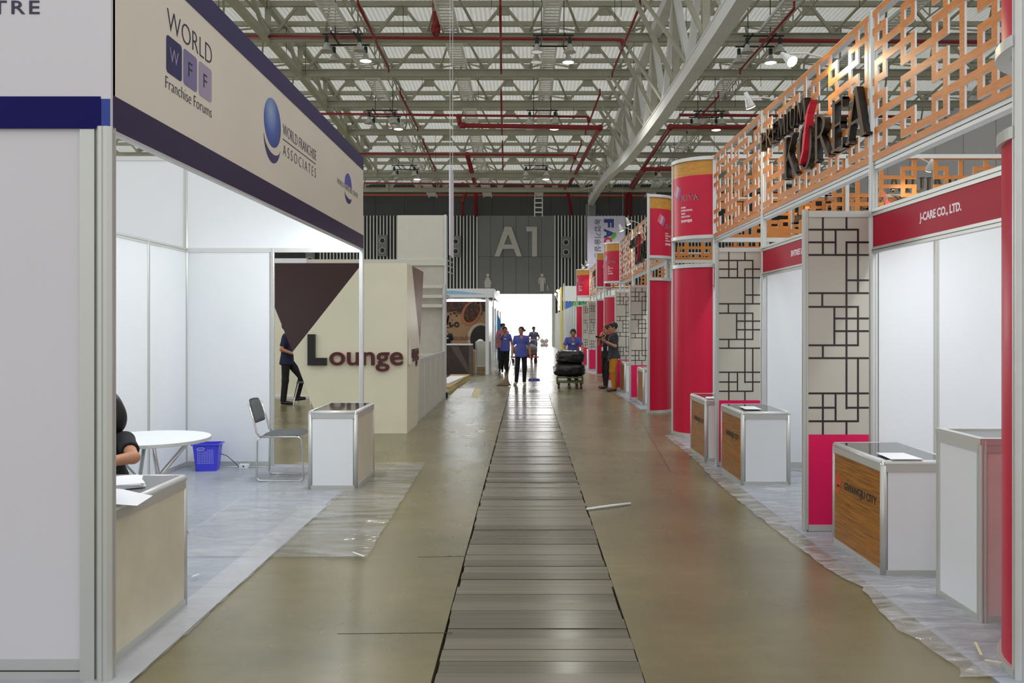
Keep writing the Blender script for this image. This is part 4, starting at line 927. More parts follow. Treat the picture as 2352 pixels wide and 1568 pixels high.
# carpet and film
b = MB(); b.box(-6, -1.80, 2.6, YE+.1, 0, .008, carpet_m); tag(b.build('carpet'), 'blue-grey carpet inside the white booth on the near left', 'carpet')
def film_rect(x0, x1, y0, y1, lab, amp, seed, z0=.011, skew=0):
    rnd = random.Random(seed); b = MB(); nx, ny = max(4, int((x1-x0)/.07)), max(4, int((y1-y0)/.07)); vs = []
    for j in range(ny+1):
        for i in range(nx+1):
            x = x0+(x1-x0)*i/nx+skew*j/ny+rnd.uniform(-.008, .008); y = y0+(y1-y0)*j/ny+rnd.uniform(-.008, .008)
            r = .5+.5*math.sin(y*19+math.sin(x*7)*2.5)*math.cos(x*9+y*5); vs.append((x, y, z0+amp*r**2*rnd.uniform(.6, 1)))
    m_ = nx+1; fs = [(j*m_+i, j*m_+i+1, (j+1)*m_+i+1, (j+1)*m_+i) for j in range(ny) for i in range(nx)]
    b.add(vs, fs, calm_film); return tag(b.build('plastic_film', smooth=True), lab, 'plastic film')
film_rect(-3.85, -1.76, 3.3, 9.7, 'clear plastic film covering the carpet of the white booth', .006, 11)
film_rect(-2.6, -1.10, 5.87, 9.95, 'clear plastic film spread from the white booth out over the concrete floor', .008, 12, .018, -.08)
b = MB(); b.box(-1.98, -1.775, 3.3, 7.6, .009, .011, mat('milky_tape', (206, 208, 212), .3, alpha=.7)); tag(b.build('edge_tape'), 'milky clear tape strip along the carpet edge of the white booth', 'tape')
# counters of the booth
counter('info_counter', 'grey-topped counter with cream side panel, partly hidden by the near corner post', -2.44, -1.94, 3.98, 4.9, .755, white, grey_top, group='info counters of the white booth')
counter('info_counter', 'small white counter with dark glass top beside the grey chrome chair', -2.135, -1.65, 8.33, 9.28, .78, white, group='info counters of the white booth')
def stack(cx, cy, z, n, lab, rot=.2, w=.21, h=.3, mt=None, nm='document_stack', off=0):
    b = MB(); rnd = random.Random(n)
    for k in range(n):
        a = rot+rnd.uniform(-.12, .12); c, s = math.cos(a), math.sin(a); pts = [(cx+c*x-s*y, cy+s*x+c*y) for x, y in ((-w/2, -h/2), (w/2, -h/2), (w/2, h/2), (-w/2, h/2))]
        b.prism(pts, z+k*.004, z+k*.004+.003, mt or paper)
    return tag(rec(b.build(nm)), lab, 'papers', 'papers on the near left counter')
stack(-2.17, 4.56, .757, 6, 'stack of white documents on the near left counter, behind the curled sheet', .5)
b = MB(); vs = []; nx, ny = 12, 8
for j in range(ny+1):
    for i in range(nx+1):
        u, v = i/nx, j/ny; vs.append((-2.12+.29*u-.03*v, 4.03+.24*v+.02*math.sin(u*5), .762+.03*math.sin(PI*u)*math.sin(PI*v)+.035*(1-u)*v-.02*max(0, u-.85)))
b.add(vs, [(j*(nx+1)+i, j*(nx+1)+i+1, (j+1)*(nx+1)+i+1, (j+1)*(nx+1)+i) for j in range(ny) for i in range(nx)], paper)
tag(b.build('paper_sheet', smooth=True), 'curled white paper sheet overhanging the rounded edge of the near left counter', 'paper', 'papers on counters')
# chair
def make_chair(lab, loc, rz):
    t_ = thing('stacking_chair', lab, 'chair', loc, rz, 'grey chrome-framed chairs')
    for s_ in (-1, 1):
        y = s_*.215; pts = []
        def arc(cx, cz, r, a0, a1, n=6): return [(cx+r*math.cos(a0+(a1-a0)*k/n), y, cz+r*math.sin(a0+(a1-a0)*k/n)) for k in range(n+1)]
        pts += [(-.205, y, .455), (-.235, y, .42)]+arc(-.20, .05, .04, PI, 1.5*PI)+arc(.20, .05, .04, 1.5*PI, 2*PI)+arc(.17, .41, .05, .15, PI/2)+[(-.2, y, .46)]
        b = MB(); b.tube([Vector(p) for p in pts], .0105, chrome, 8); b.build('leg_frame', t_, True)
        b = MB(); b.tube([(-.2, y, .45), (-.24, y, .5), (-.27, y*.98, .62), (-.33, y*.95, .80)], .0105, chrome, 8); b.build('back_tube', t_, True)
    b = MB(); b.tube([(-.2, -.215, .455), (-.2, .215, .455)], .01, chrome, 8); b.tube([(.15, -.215, .455), (.15, .215, .455)], .01, chrome, 8); b.build('stretcher', t_, True)
    # padded seat and back as rounded cushions
    def cushion(nm, fn, nu=10, nv=10):
        b = MB(); vs = []
        for side in (0, 1):
            for j in range(nv+1):
                for i in range(nu+1):
                    u, v = i/nu*2-1, j/nv*2-1; e_ = (1-abs(u)**6)*(1-abs(v)**6); sh = 1-.08*(abs(u*v))**3
                    vs.append(fn(u*sh, v*sh, (1 if side else -.35)*e_**.5))
        m_ = (nu+1)*(nv+1); fs = []
        for side in (0, 1):
            for j in range(nv):
                for i in range(nu):
                    q = (j*(nu+1)+i, j*(nu+1)+i+1, (j+1)*(nu+1)+i+1, (j+1)*(nu+1)+i); q = tuple(side*m_+k for k in q); fs.append(q if side else q[::-1])
        rim = [i for i in range(nu+1)]+[j*(nu+1)+nu for j in range(1, nv+1)]+[nv*(nu+1)+i for i in range(nu-1, -1, -1)]+[j*(nu+1) for j in range(nv-1, 0, -1)]
        for a, c in zip(rim, rim[1:]+rim[:1]): fs.append((a, c, c+m_, a+m_))
        b.add(vs, fs, greyfab); b.build(nm, t_, True)
    cushion('seat', lambda u, v, n: (-.0+u*.215, v*.215*(1-.05*u), .472+n*.03-.03*max(0, u-.6)**1.5*2+.01*u))
    cushion('backrest', lambda u, v, n: (-.322-.035*u+n*.018+.02*(1-v*v)*-1+.02, v*.19*(1-.12*max(0, u)), .715+u*.125))
    return t_
make_chair('grey padded chair with chrome sled frame beside the small white counter with the glass top', (-2.53, 8.98, .008), 0)
t_ = thing('round_stool', 'round grey stool under the seated person behind the near left counter', 'stool', (-2.68, 5.42, .008))
b = MB(); b.lathe([(.001, .43), (.17, .43), (.18, .41), (.17, .385), (.001, .385)], greyfab, n=24); b.build('seat', t_)
for k in range(4): a = PI/4+k*PI/2; b = MB(); b.tube([(.1*math.cos(a), .1*math.sin(a), .39), (.2*math.cos(a), .2*math.sin(a), 0)], .011, chrome, 8); b.build('leg', t_, True)
# round table
t_ = thing('round_table', 'white round table on crossed chrome legs inside the white booth', 'table', (-2.9, 6.56, .008))
b = MB(); b.lathe([(.001, .742), (.446, .742), (.45, .738), (.45, .716), (.446, .712), (.001, .712)], white, n=48); o = b.build('table_top', t_)
b = MB(); b.lathe([(.451, .738), (.451, .716)], alu_w, n=48); b.build('edge_band', t_)
for k in range(4):
    a = .5+k*PI/2; b = MB(); b.tube([(.30*math.cos(a), .30*math.sin(a), .712), (.30*math.cos(a+2.6), .30*math.sin(a+2.6), .0)], .017, chrome, 10); b.build('leg', t_, True)
b = MB(); b.lathe([(.001, .36), (.1, .36), (.1, .34), (.001, .34)], chrome, n=16); b.build('hub', t_)
# bin
t_ = thing('waste_basket', 'blue perforated plastic waste basket in the corner of the white booth', 'waste basket', (-3.54, 9.48, .008), .12)
b = MB()
def ring_pts(w, d, z, r=.03):
    out = []
    for (cx, cy, a0) in ((w-r, d-r, 0), (-w+r, d-r, PI/2), (-w+r, -d+r, PI), (w-r, -d+r, 1.5*PI)):
        for k in range(4): a = a0+k*PI/6; out.append((cx+r*math.cos(a), cy+r*math.sin(a), z))
    return out
L_ = [ring_pts(.112, .095, .0), ring_pts(.14, .115, .285), ring_pts(.158, .132, .29), ring_pts(.16, .134, .30), ring_pts(.142, .117, .302), ring_pts(.108, .09, .01)]
vs = [p for r in L_ for p in r]; n_ = 16; fs = [(i*n_+k, i*n_+(k+1) % n_, (i+1)*n_+(k+1) % n_, (i+1)*n_+k) for i in range(5) for k in range(n_)]+[tuple(range(5*n_, 6*n_)), tuple(range(n_-1, -1, -1))]
b.add(vs, fs, bluep); b.build('body', t_)
b = MB(); holes = mat('basket_holes', (176, 180, 236), .5)
for r_ in range(9):
    for c_ in range(10):
        if abs(c_-4.5) < 1 and r_ < 1: continue
        z = .235-r_*.018; x = -.08+c_*.0178; yy = -(.095+.02*z/.285)-.0006
        b.box(x-.0035, x+.0035, yy-.0012, yy, z-.005, z+.005, holes)
b.build('perforation', t_)
b = MB(); b.tube([(-.075+.0, -.1165, .262), (-.02, -.1165, .262), (-.008, -.116, .25), (-.02, -.1155, .238), (-.075, -.1155, .238), (-.087, -.116, .25)], .005, holes, 6, True); b.build('handle', t_)
# socket strip and cables on the floor
b = MB(); b.box(-.05, .05, -.03, .03, 0, .045, paper); b.tube([(0, -.031, .022), (0, -.034, .022)], .009, black, 10)
t_ = tag(b.build('power_socket', loc=(-3.18, 9.62, .008)), 'small white power socket box on the floor between waste basket and chair', 'socket')
b = MB(); b.tube([(-3.42, 9.56, .175), (-3.36, 9.57, .155), (-3.29, 9.6, .08), (-3.24, 9.62, .02), (-3.22, 9.63, .014)], .004, black, 6); tag(b.build('cable', smooth=True), 'thin grey cable arching from the waste basket to the floor socket', 'cable')
b = MB(); b.tube([(-3.85, 9.66, .018), (-3.6, 9.69, .02), (-3.4, 9.66, .018), (-3.23, 9.64, .02)], .006, alu_w, 6); b.tube([(-3.13, 9.62, .02), (-3.0, 9.66, .018), (-2.93, 9.65, .018)], .006, alu_w, 6)
tag(b.build('cable', smooth=True), 'pale cable lying along the foot of the back wall of the white booth', 'cable')
for p, q, lab in (((810, 1279), (836, 1289), 'thin straw-like strip at the corner of the plastic film on the floor'), ((440, 1337), (457, 1331), 'short white strip on the film beside the near left counter')):
    a_, c_ = G(*p), G(*q); b = MB(); b.bar((a_.x, a_.y, .035), (c_.x, c_.y, .035), .012, .004, paper); tag(b.build('plastic_strip'), lab, 'strip')
# ================================================================ Lounge wall
YL = 12.8; lw = thing('lounge_booth', 'cream and dark brown angular booth wall carrying the Lounge lettering', 'booth', (0, 0, 0))
pl = lambda px, py, Y=YL: (P(px, py, Y).x, P(px, py, Y).z)
fl = frame((0, YL, 0), (1, 0, 0), (0, 0, 1), (0, 1, 0))
Vt = pl(833, 604); Lt = pl(590, 604); Kn = pl(672, 808); Br = (-1.79, 0); Tr = (-1.79, 2.553); Bl = (pl(742, 990)[0], 0)
b = MB(); b.prism([Vt, Kn, Bl, Br, Tr], 0, .12, loungec, fl); rec(b.build('cream_panel', lw))
b = MB(); b.prism([Lt, Kn, Vt], 0, .12, loungeb, fl); rec(b.build('brown_panel', lw))
fs_ = frame((-1.79, 0, 0), (0, 1, 0), (0, 0, 1), (-1, 0, 0))
tz = 2.553
b = MB(); b.prism([(YL+.12, 0), (14.0, 0), (14.35, 1.28), (13.35, tz), (YL+.12, tz)], .0, .1, loungec, fs_); rec(b.build('cream_side_panel', lw))
b = MB(); b.prism([(13.35, tz), (14.35, 1.28), (14.85, tz)], .0, .1, loungew, fs_); rec(b.build('brown_side_panel', lw))
b = MB(); v, f = text_geo('L', P(751.5, 0, YL).x-P(708.5, 0, YL).x, .465, .06, .05); x0 = P(708.5, 0, YL).x; z0 = P(0, 838.5, YL).z
b.add([(p[0]+x0, p[1]+z0, p[2]) for p in v], f, black, cam_face(0, YL-.002, 0)); rec(b.build('big_letter', lw))
b = MB(); v, f = text_geo('ounge', P(926.5, 0, YL).x-P(758, 0, YL).x, P(0, 808, YL).z-P(0, 852.5, YL).z, .05, .012); x0 = P(758, 0, YL).x; z0 = P(0, 852.5, YL).z
b.add([(p[0]+x0, p[1]+z0, p[2]) for p in v], f, lettr, cam_face(0, YL-.002, 0)); rec(b.build('lettering', lw))
b = MB(); write(b, 'L', left_face(-1.788, 12.92, 1.03), .16, .40, mat('white_letter', (220, 216, 205), .4), .04, .04); rec(b.build('big_letter', lw, label='white L edge-on on the side panel'))
b = MB(); write(b, 'ounge', left_face(-1.788, 13.14, .96), .98, .29, lettr, .012, .01); rec(b.build('lettering', lw))
# inside of the lounge: cream rear wall and a chrome stool
b = MB(); b.box(-9, -3.6, 19.0, 19.05, 0, 2.5, loungec); rec(b.build('rear_wall', lw))
b = MB(); b.box(-9, -3.6, 18.95, 19.0, .0, .05, alu_w); b.build('rail', lw)
t_ = thing('bar_stool', 'slim metal stool half hidden behind the slanted edge of the Lounge wall', 'stool', (P(700, 0, 17.6).x, 17.6, 0))
b = MB(); b.lathe([(.001, .47), (.16, .47), (.17, .455), (.16, .44), (.001, .44)], greyfab, n=18); b.build('seat', t_)
for sx in (-1, 1):
    b = MB(); b.tube([(sx*.1, -.1, .44), (sx*.18, -.2, .02), (sx*.18, .18, .02), (sx*.1, .1, .44)], .011, chrome, 8); b.build('leg_frame', t_)
sheet([tuple(G(633, 990).xy), tuple(G(650, 990).xy), tuple(G(668, 999).xy), tuple(G(652, 999).xy)], .001, 'small pale sheet on the floor seen behind the grey chair', grp='papers on the floor')
# booth row beside the lounge: low glazed wall, posts, tall grey-white tower wall
g = thing('partition_row', 'low white panelled wall with tall posts between the Lounge wall and the coffee booth', 'partition', (0, 0, 0))
ys = [14.5, 15.4, 16.35, 17.3, 18.25, 19.15]
for a, c in zip(ys[:-1], ys[1:]):
    b = MB(); b.box(-1.86, -1.84, a+.02, c-.02, .06, 1.0, lightgrey); rec(b.build('panel', g)); b = MB(); b.post(-1.85, c, 0, 1.05, .045, alu_w); b.build('post', g)
for z0 in (0, 1.0): b = MB(); b.box(-1.87, -1.83, 14.5, 19.15, z0, z0+.055, alu_w); b.build('rail', g)
b = MB(); b.post(-1.85, 19.2, 0, 2.55, .07, alu_w); b.build('tall_post', g)
b = MB(); b.post(-1.83, 19.28, .12, 4.13, .05, alu_w); b.box(-1.89, -1.77, 19.2, 19.36, 0, .12, black); b.build('tall_post', g)
b = MB()
for z in (2.50, 2.28, 2.07, .97): b = MB(); b.box(-2.9, -1.88, 19.12, 19.17, z-.035, z+.035, lightgrey); b.build('cross_rail', g)
t_ = thing('tall_partition', 'tall pale grey partition rising behind the Lounge wall, beside the white banner edge', 'partition', (0, 0, 0))
b = MB(); b.box(P(913, 0, 19.3).x, -1.86, 19.3, 19.36, 3.12, 4.12, lightgrey); b.box(P(913, 0, 19.3).x, -1.86, 19.3, 19.36, 0, 2.98, mat('cool_grey_panel', (186, 182, 170), .4)); b.build('panel', t_)
b = MB(); b.box(P(700, 0, 19.3).x, -1.82, 19.26, 19.42, 2.98, 3.12, lightgrey); b.build('beam', t_)
b = MB(); b.box(P(620, 0, 19.3).x, P(705, 0, 19.3).x, 19.24, 19.3, 2.98, 3.14, white); b.build('name_board', t_)
b = MB()
for z in (2.86, 3.0, 3.12): b.tube([(-1.83, 19.4, z), (-1.76, 20.2, z)], .015, alu_w, 6)
b.build('bracket', t_)
b = MB(); fp = frame((-1.84, 0, 0), (0, 1, 0), (0, 0, 1), (1, 0, 0))
b.prism([(20.3, 3.3), (21.25, 3.3), (21.25, 5.4), (20.3, 5.45)], 0, .03, mat('white_banner_cloth', (226, 226, 236), .6), fp); t_ = thing('hanging_banner', 'narrow white hanging banner seen almost edge-on above the Lounge wall', 'banner', (0, 0, 0)); rec(b.build('cloth', t_))
for yw in (20.4, 21.15): b = MB(); b.tube([(-1.825, yw, 5.4), (-1.825, yw, zb(yw)+1.8)], .006, alu_w, 5); b.build('hanging_wire', t_)
# ================================================================ coffee booth
cb = thing('coffee_booth', 'coffee booth with a blue wave fascia and a coffee bean mural', 'booth', (0, 0, 0))
YC = 28.5; xl, xr = P(1000, 0, YC).x, P(1133, 0, YC).x
b = MB(); b.box(xl, xr, YC-.03, YC+.03, 2.57, 2.87, white); rec(b.build('fascia', cb))
b = MB(); n = 20; top_ = [(xl+(xr-xl)*k/n, 2.80-.10*(k/n)+.03*math.sin(k/n*5)) for k in range(n+1)]
bl = mat('sky_blue_print', (140, 196, 226), .4)
for k in range(n): b.prism([(top_[k][0], 2.68), (top_[k+1][0], 2.68), top_[k+1], top_[k]], .031, .034, bl, cam_face(0, YC, 0))
b.build('wave_print', cb)
b = MB(); write(b, 'fio', cam_face(P(1026, 0, YC).x, YC-.035, 2.6), .12, .05, ink, .002, .02); b.build('lettering', cb)
b = MB(); b.box(xr-.03, xr+.03, YC, 33.5, 2.57, 2.87, white); rec(b.build('side_fascia', cb))
b = MB(); b.box(P(1123, 0, 31.2).x, P(1130, 0, 31.2).x, 28.5, 31.4, 0, 2.57, white); rec(b.build('side_wall', cb))
b = MB(); b.box(P(1117.5, 0, 31.2).x, P(1126, 0, 31.2).x, 31.1, 31.2, 0, 2.57, mat('dark_olive_pillar', (52, 52, 44), .5)); rec(b.build('pillar', cb))
b = MB(); b.post(xr, YC, 0, 2.57, .05, alu_w); b.build('post', cb)
# mural: burlap print with beans, a wooden spoon, a cup and lettering, all flat
YM = 31.5; fm = cam_face(0, YM-.02, 0); mx = lambda px: P(px, 0, YM).x; mz = lambda py: P(0, py, YM).z
b = MB(); b.box(mx(1005), mx(1127), YM, YM+.03, 0, mz(686), mat('burlap_print', (170, 134, 98), .6, var=.12, scale=30)); rec(b.build('mural', cb))
rnd = random.Random(5); b = MB(); bm1, bm2, bm3 = mat('bean_dark', (46, 22, 16), .5), mat('bean_mid', (74, 38, 24), .5), mat('bean_warm', (104, 58, 34), .5)
b.prism([(mx(1005), mz(686)), (mx(1126), mz(686)), (mx(1126), mz(722)), (mx(1105), mz(712)), (mx(1080), mz(718)), (mx(1050), mz(714)), (mx(1005), mz(716))][::-1], 0, .002, bm1, fm)
for k in range(420):
    px = rnd.uniform(1006, 1125); py = 686+abs(rnd.gauss(0, 16)); py = min(py, 686+38+rnd.random()*4); disc(b, fm, mx(px), mz(py), .045, .032, rnd.choice((bm1, bm2, bm2, bm3)), 8, .003+.0025*rnd.random(), rnd.random()*3)
disc(b, fm, mx(1044), mz(719), .06, .04, bm1, 10, .004); b.build('coffee_beans_print', cb)
b = MB(); sp = mat('spoon_wood_print', (176, 110, 62), .5)
disc(b, fm, mx(1083), mz(718), .34, .5, sp, 28, .006, rot=-.5); b.prism([(mx(1086), mz(700)), (mx(1100), mz(704)), (mx(1102), mz(686)), (mx(1092), mz(686))], 0, .006, sp, fm)
disc(b, fm, mx(1084), mz(716.5), .26, .41, bm1, 28, .0065, rot=-.5)
for k in range(70):
    a = rnd.random()*6.3; r = rnd.random()**.5; u, v = .24*r*math.cos(a), .38*r*math.sin(a); c, s = math.cos(-.5), math.sin(-.5)
    disc(b, fm, mx(1084)+c*u-s*v, mz(716.5)+s*u+c*v, .045, .03, rnd.choice((bm2, bm3)), 8, .007+.006*rnd.random(), rnd.random()*3)
b.build('spoon_print', cb)
b = MB(); disc(b, fm, mx(1103), mz(776), .42+.05, .56, mat('cup_rim_print', (198, 176, 150), .5), 36, .004); disc(b, fm, mx(1105), mz(778), .40, .50, mat('coffee_print', (30, 20, 18), .4), 36, .005); b.build('cup_print', cb)
b = MB(); ik = mat('script_black', (24, 16, 14), .5)
def stroke(pts, r):
    for p, q in zip(pts[:-1], pts[1:]):
        p3, q3 = fm(mx(p[0]), mz(p[1]), .01), fm(mx(q[0]), mz(q[1]), .01); b.bar(p3, q3, .01, r, ik)
stroke([(1018, 752), (1023, 748), (1028, 738), (1031, 727), (1030, 724), (1028, 730), (1026, 745), (1024, 758), (1026, 760)], .05); stroke([(1020, 743), (1034, 741)], .04)
stroke([(1035, 740), (1033, 748), (1036, 751), (1041, 745)], .05); stroke([(1038, 735), (1039.5, 734)], .05)
stroke([(1049+4.5*math.cos(a*.5), 745+5*math.sin(a*.5)) for a in range(14)], .045); b.build('script_lettering', cb)
b = MB(); write(b, 'GU CHUẨN', lambda u, v, n: fm(mx(1042)+u, mz(781)+v, n+.008), mx(1079)-mx(1042), mz(767.5)-mz(781), mat('brown_print', (116, 74, 54), .5), .002, .01); b.build('lettering', cb)
b = MB(); b.box(mx(1022), mx(1118), 30.6, 30.66, 2.5, 2.56, tubew); b.build('tube_light', cb)
b = MB(); b.box(P(1000, 0, YC).x, xr, 28.6, 31.5, 2.56, 2.58, darkwall); b.build('canopy', cb)
area('coffee_tube', (-2.2, 30.5, 2.45), (math.radians(-50), 0, 0), 1.2, .06, TUBE_W*1.2)
t_ = thing('brown_counter', 'dark brown glossy counter with a white edge in front of the coffee mural', 'counter', (P(1050, 0, YC).x, YC+.35, 0))
x0 = P(1000, 0, YC).x-t_.location.x; x1 = P(1077, 0, YC).x-t_.location.x
b = MB(); b.box(x0, x1, -.35, .35, 0, .98, darkbrown); rec(b.build('body', t_)); b = MB(); b.box(x0, x1+.1, -.38, .38, .98, 1.02, white); b.box(x1, x1+.1, -.35, .35, 0, .98, mat('brown_side', (96, 84, 76), .3)); rec(b.build('edge', t_))
b = MB(); b.prism([(x1-.62, .95), (x1-.36, .95), (x1-.02, .25), (x1-.02, .02)], .351, .353, mat('taupe_inlay', (92, 80, 72), .3), lambda u, v, n: Vector((u, -n, v))); rec(b.build('inlay', t_))
t_ = thing('sign_board', 'white free-standing board on four legs right of the brown coffee counter', 'board', (P(1110, 0, 29).x, 29, 0))
hw = (P(1127.5, 0, 29).x-P(1092, 0, 29).x)/2
b = MB(); b.box(-hw+.03, hw-.03, -.02, .02, .27, 1.07, lightgrey); rec(b.build('panel', t_))
for sx in (-1, 1):
    for dy in (0, .5): b = MB(); b.bar((sx*(hw-.02), 0, 1.08), (sx*(hw-.02), dy, 0), .04, .04, alu_w); b.build('leg', t_)
b = MB(); b.box(-hw, hw, -.025, .025, 1.05, 1.1, alu_w); b.box(-hw, hw, -.025, .025, .24, .29, alu_w); b.build('frame', t_)
b = MB(); b.lathe([(.001, 1.18), (.06, 1.165), (.1, 1.13), (.12, 1.1)], paper, (-.1, 0, 0), 12); b.build('knob_top', t_)
# boards and sheet on the floor before the coffee booth
for k in range(3):
    b = MB(); z = .001+k*.05; pts = [(-2.1, 19.9+k*.3), (-1.88+.02*k, 19.9+k*.3), (-1.72, 26.0), (-2.3, 26.0)]
    b.prism(pts, z, z+.048, tan if k < 2 else cardb); tag(rec(b.build('flat_board')), ('bottom yellowish board', 'middle yellowish board', 'top brownish board')[k]+' of the pile on the floor before the coffee booth', 'board', 'boards piled before the coffee booth')
b = MB(); b.prism([(-2.3, 21.6), (-1.95, 21.6), (-1.75, 24.6), (-2.2, 24.6)], .152, .18, paper); tag(rec(b.build('flat_board')), 'white board lying on top of the board pile before the coffee booth', 'board', 'boards piled before the coffee booth')
q = [G(1034, 911), G(1081, 912), G(1090, 892), G(1050, 892)]; sheet([tuple(p.xy) for p in q], .001, 'large white sheet lying flat on the concrete floor before the coffee booth', nm='floor_sheet', cat='sheet')
q = [G(1083, 913), G(1097, 913), G(1106, 893), G(1092, 893)]; sheet([tuple(p.xy) for p in q], .002, 'tan strip of board along the right side of the large white floor sheet', tan, 'floor_strip', 'board')
# ================================================================ farther booths
fb2 = thing('exhibition_booth', 'overexposed white booth wall with a blue panel past the coffee booth', 'booth', (0, 0, 0))
b = MB(); b.box(-1.6, -1.55, 34, 50, 0, 2.5, white); rec(b.build('wall', fb2))
for y in (34, 38, 42, 46, 50):
    b = MB(); b.post(-1.52, y, 0, 2.5, .06, alu_w); b.build('post', fb2)
b = MB(); b.box(-1.54, -1.53, 38.5, 46, .3, 2.2, mat('azure_panel', (24, 120, 186), .4)); b.build('blue_panel', fb2)
b = MB(); ff = frame((0, 37.5, 0), (1, 0, 0), (0, 0, 1), (0, -1, 0)); xx = lambda px: P(px, 0, 37.5).x; zz = lambda py: P(0, py, 37.5).z
b.prism([(xx(1142), .12), (xx(1147), .1), (xx(1152), zz(765)), (xx(1150), zz(738)), (xx(1146), zz(727)), (xx(1142), zz(722))], 0, .01, mat('azure_flag', (30, 128, 196), .5), ff)
b.tube([(xx(1142), 37.5, 0), (xx(1142), 37.5, 2.3)], .02, alu_w, 6); tag(rec(b.build('feather_flag')), 'azure blue curved feather flag standing left of the two walking people', 'flag')
# right, past the last lattice block
fr = thing('exhibition_booth', 'white post-and-panel booth row past the last crimson tower, with blue and green squares', 'booth', (0, 0, 0))
b = MB(); b.box(2.28, 2.34, 40, 66, .06, 2.55, white); rec(b.build('wall', fr))
b = MB(); b.box(2.24, 7.5, 52, 52.1, 3.15, 4.08, white); rec(b.build('front_fascia', fr))
for k, y in enumerate(np.arange(40, 66, 1.6)):
    b = MB(); b.post(2.25, float(y), 0, 4.2 if abs(y-51.2) < .5 else 2.6, .07, alu_w); b.build('post', fr)
b = MB(); 
for k, c_ in enumerate(((60, 110, 200), (90, 180, 90), (40, 150, 120), (230, 180, 60))): b.box(2.4+.42*k, 2.78+.42*k, 51.9, 51.95, 2.62, 3.1, mat('square_%d' % k, c_, .5))
b.build('colour_squares', fr)
b = MB(); b.post(P(1289, 0, 52).x, 52, 0, 4.0, .14, mat('yellow_post', (222, 200, 120), .5)); tag(b.build('yellow_post'), 'pale yellow post of the far white booth row, right of the doorway', 'post')
b = MB(); b.box(2.2, 2.26, 55, 60, 2.7, 4.1, mat('peach_panel', (230, 196, 160), .5)); tag(rec(b.build('peach_board')), 'peach coloured board high on the far booth row right of the doorway', 'board')
for px, py, Y, lab in ((1144, 672, 44, 'tiny glowing spotlight at the upper left corner of the doorway'), (1281, 668, 52, 'tiny glowing spotlight above the far booths right of the doorway, upper'), (1276, 676, 56, 'tiny glowing spotlight above the far booths right of the doorway, lower')):
    p = P(px, py, Y); t_ = thing('spotlight', lab, 'spotlight', p, 0, 'far spotlights beside the doorway'); b = MB(); b.tube([(0, 0, 0), (0, .1, .02)], .075, litw, 10); b.build('lens', t_); b = MB(); b.tube([(0, .1, .02), (0, .2, .04), Vector((2.3 if px > 1200 else -1.57, Y+.2, 2.5 if Y != 52 else 3.2))-p], .02, alu_w, 6); b.build('arm', t_)
# FACT banner
YB = 62.0; b = MB(); x0, x1 = P(1349, 0, YB).x, P(1434, 0, YB).x; z1, z0 = P(0, 496, YB).z, P(0, 610, YB).z
t_ = thing('hanging_banner', 'pale lilac hanging banner with sideways coloured and Korean lettering', 'banner', (0, 0, 0))
b.box(x0, x1, YB, YB+.03, z0-1.5, z1, mat('lilac_banner', (210, 208, 232), .6)); rec(b.build('cloth', t_))
for xw in (x0+.1, x1-.1): b = MB(); b.tube([(xw, YB+.01, z1), (xw, YB+.01, zb(YB)+1.82)], .01, alu_w, 5); b.build('hanging_wire', t_)
rot = lambda uu, vv: (lambda u, v, n: Vector((uu+v, YB-.01-n, vv-u)))
b = MB(); write(b, 'F', rot(P(1387, 0, YB).x, P(0, 503, YB).z), .62, .72, mat('fact_blue', (44, 66, 130), .5), .01, .05); write(b, 'A', rot(P(1387, 0, YB).x, P(0, 525, YB).z), .72, .72, _M['fact_blue'], .01, .05)
write(b, 'C', rot(P(1387, 0, YB).x, P(0, 537, YB).z-.25), .55, .6, mat('fact_red', (206, 40, 70), .5), .01, .05); write(b, 'T', rot(P(1387, 0, YB).x, P(0, 556, YB).z-.1), .5, .72, _M['fact_blue'], .01, .05)
disc(b, cam_face(0, YB-.02, 0), P(1409, 0, YB).x, P(0, 542, YB).z, .16, .3, mat('fact_green', (110, 176, 70), .5), 12, .01, rot=-.6); b.build('lettering', t_)
b = MB(); write(b, '농업기술실용화재단', rot(P(1366, 0, YB).x, P(0, 503, YB).z), 4.3, .46, mat('grey_print', (60, 60, 72), .5), .01, .0); b.build('korean_lettering', t_)
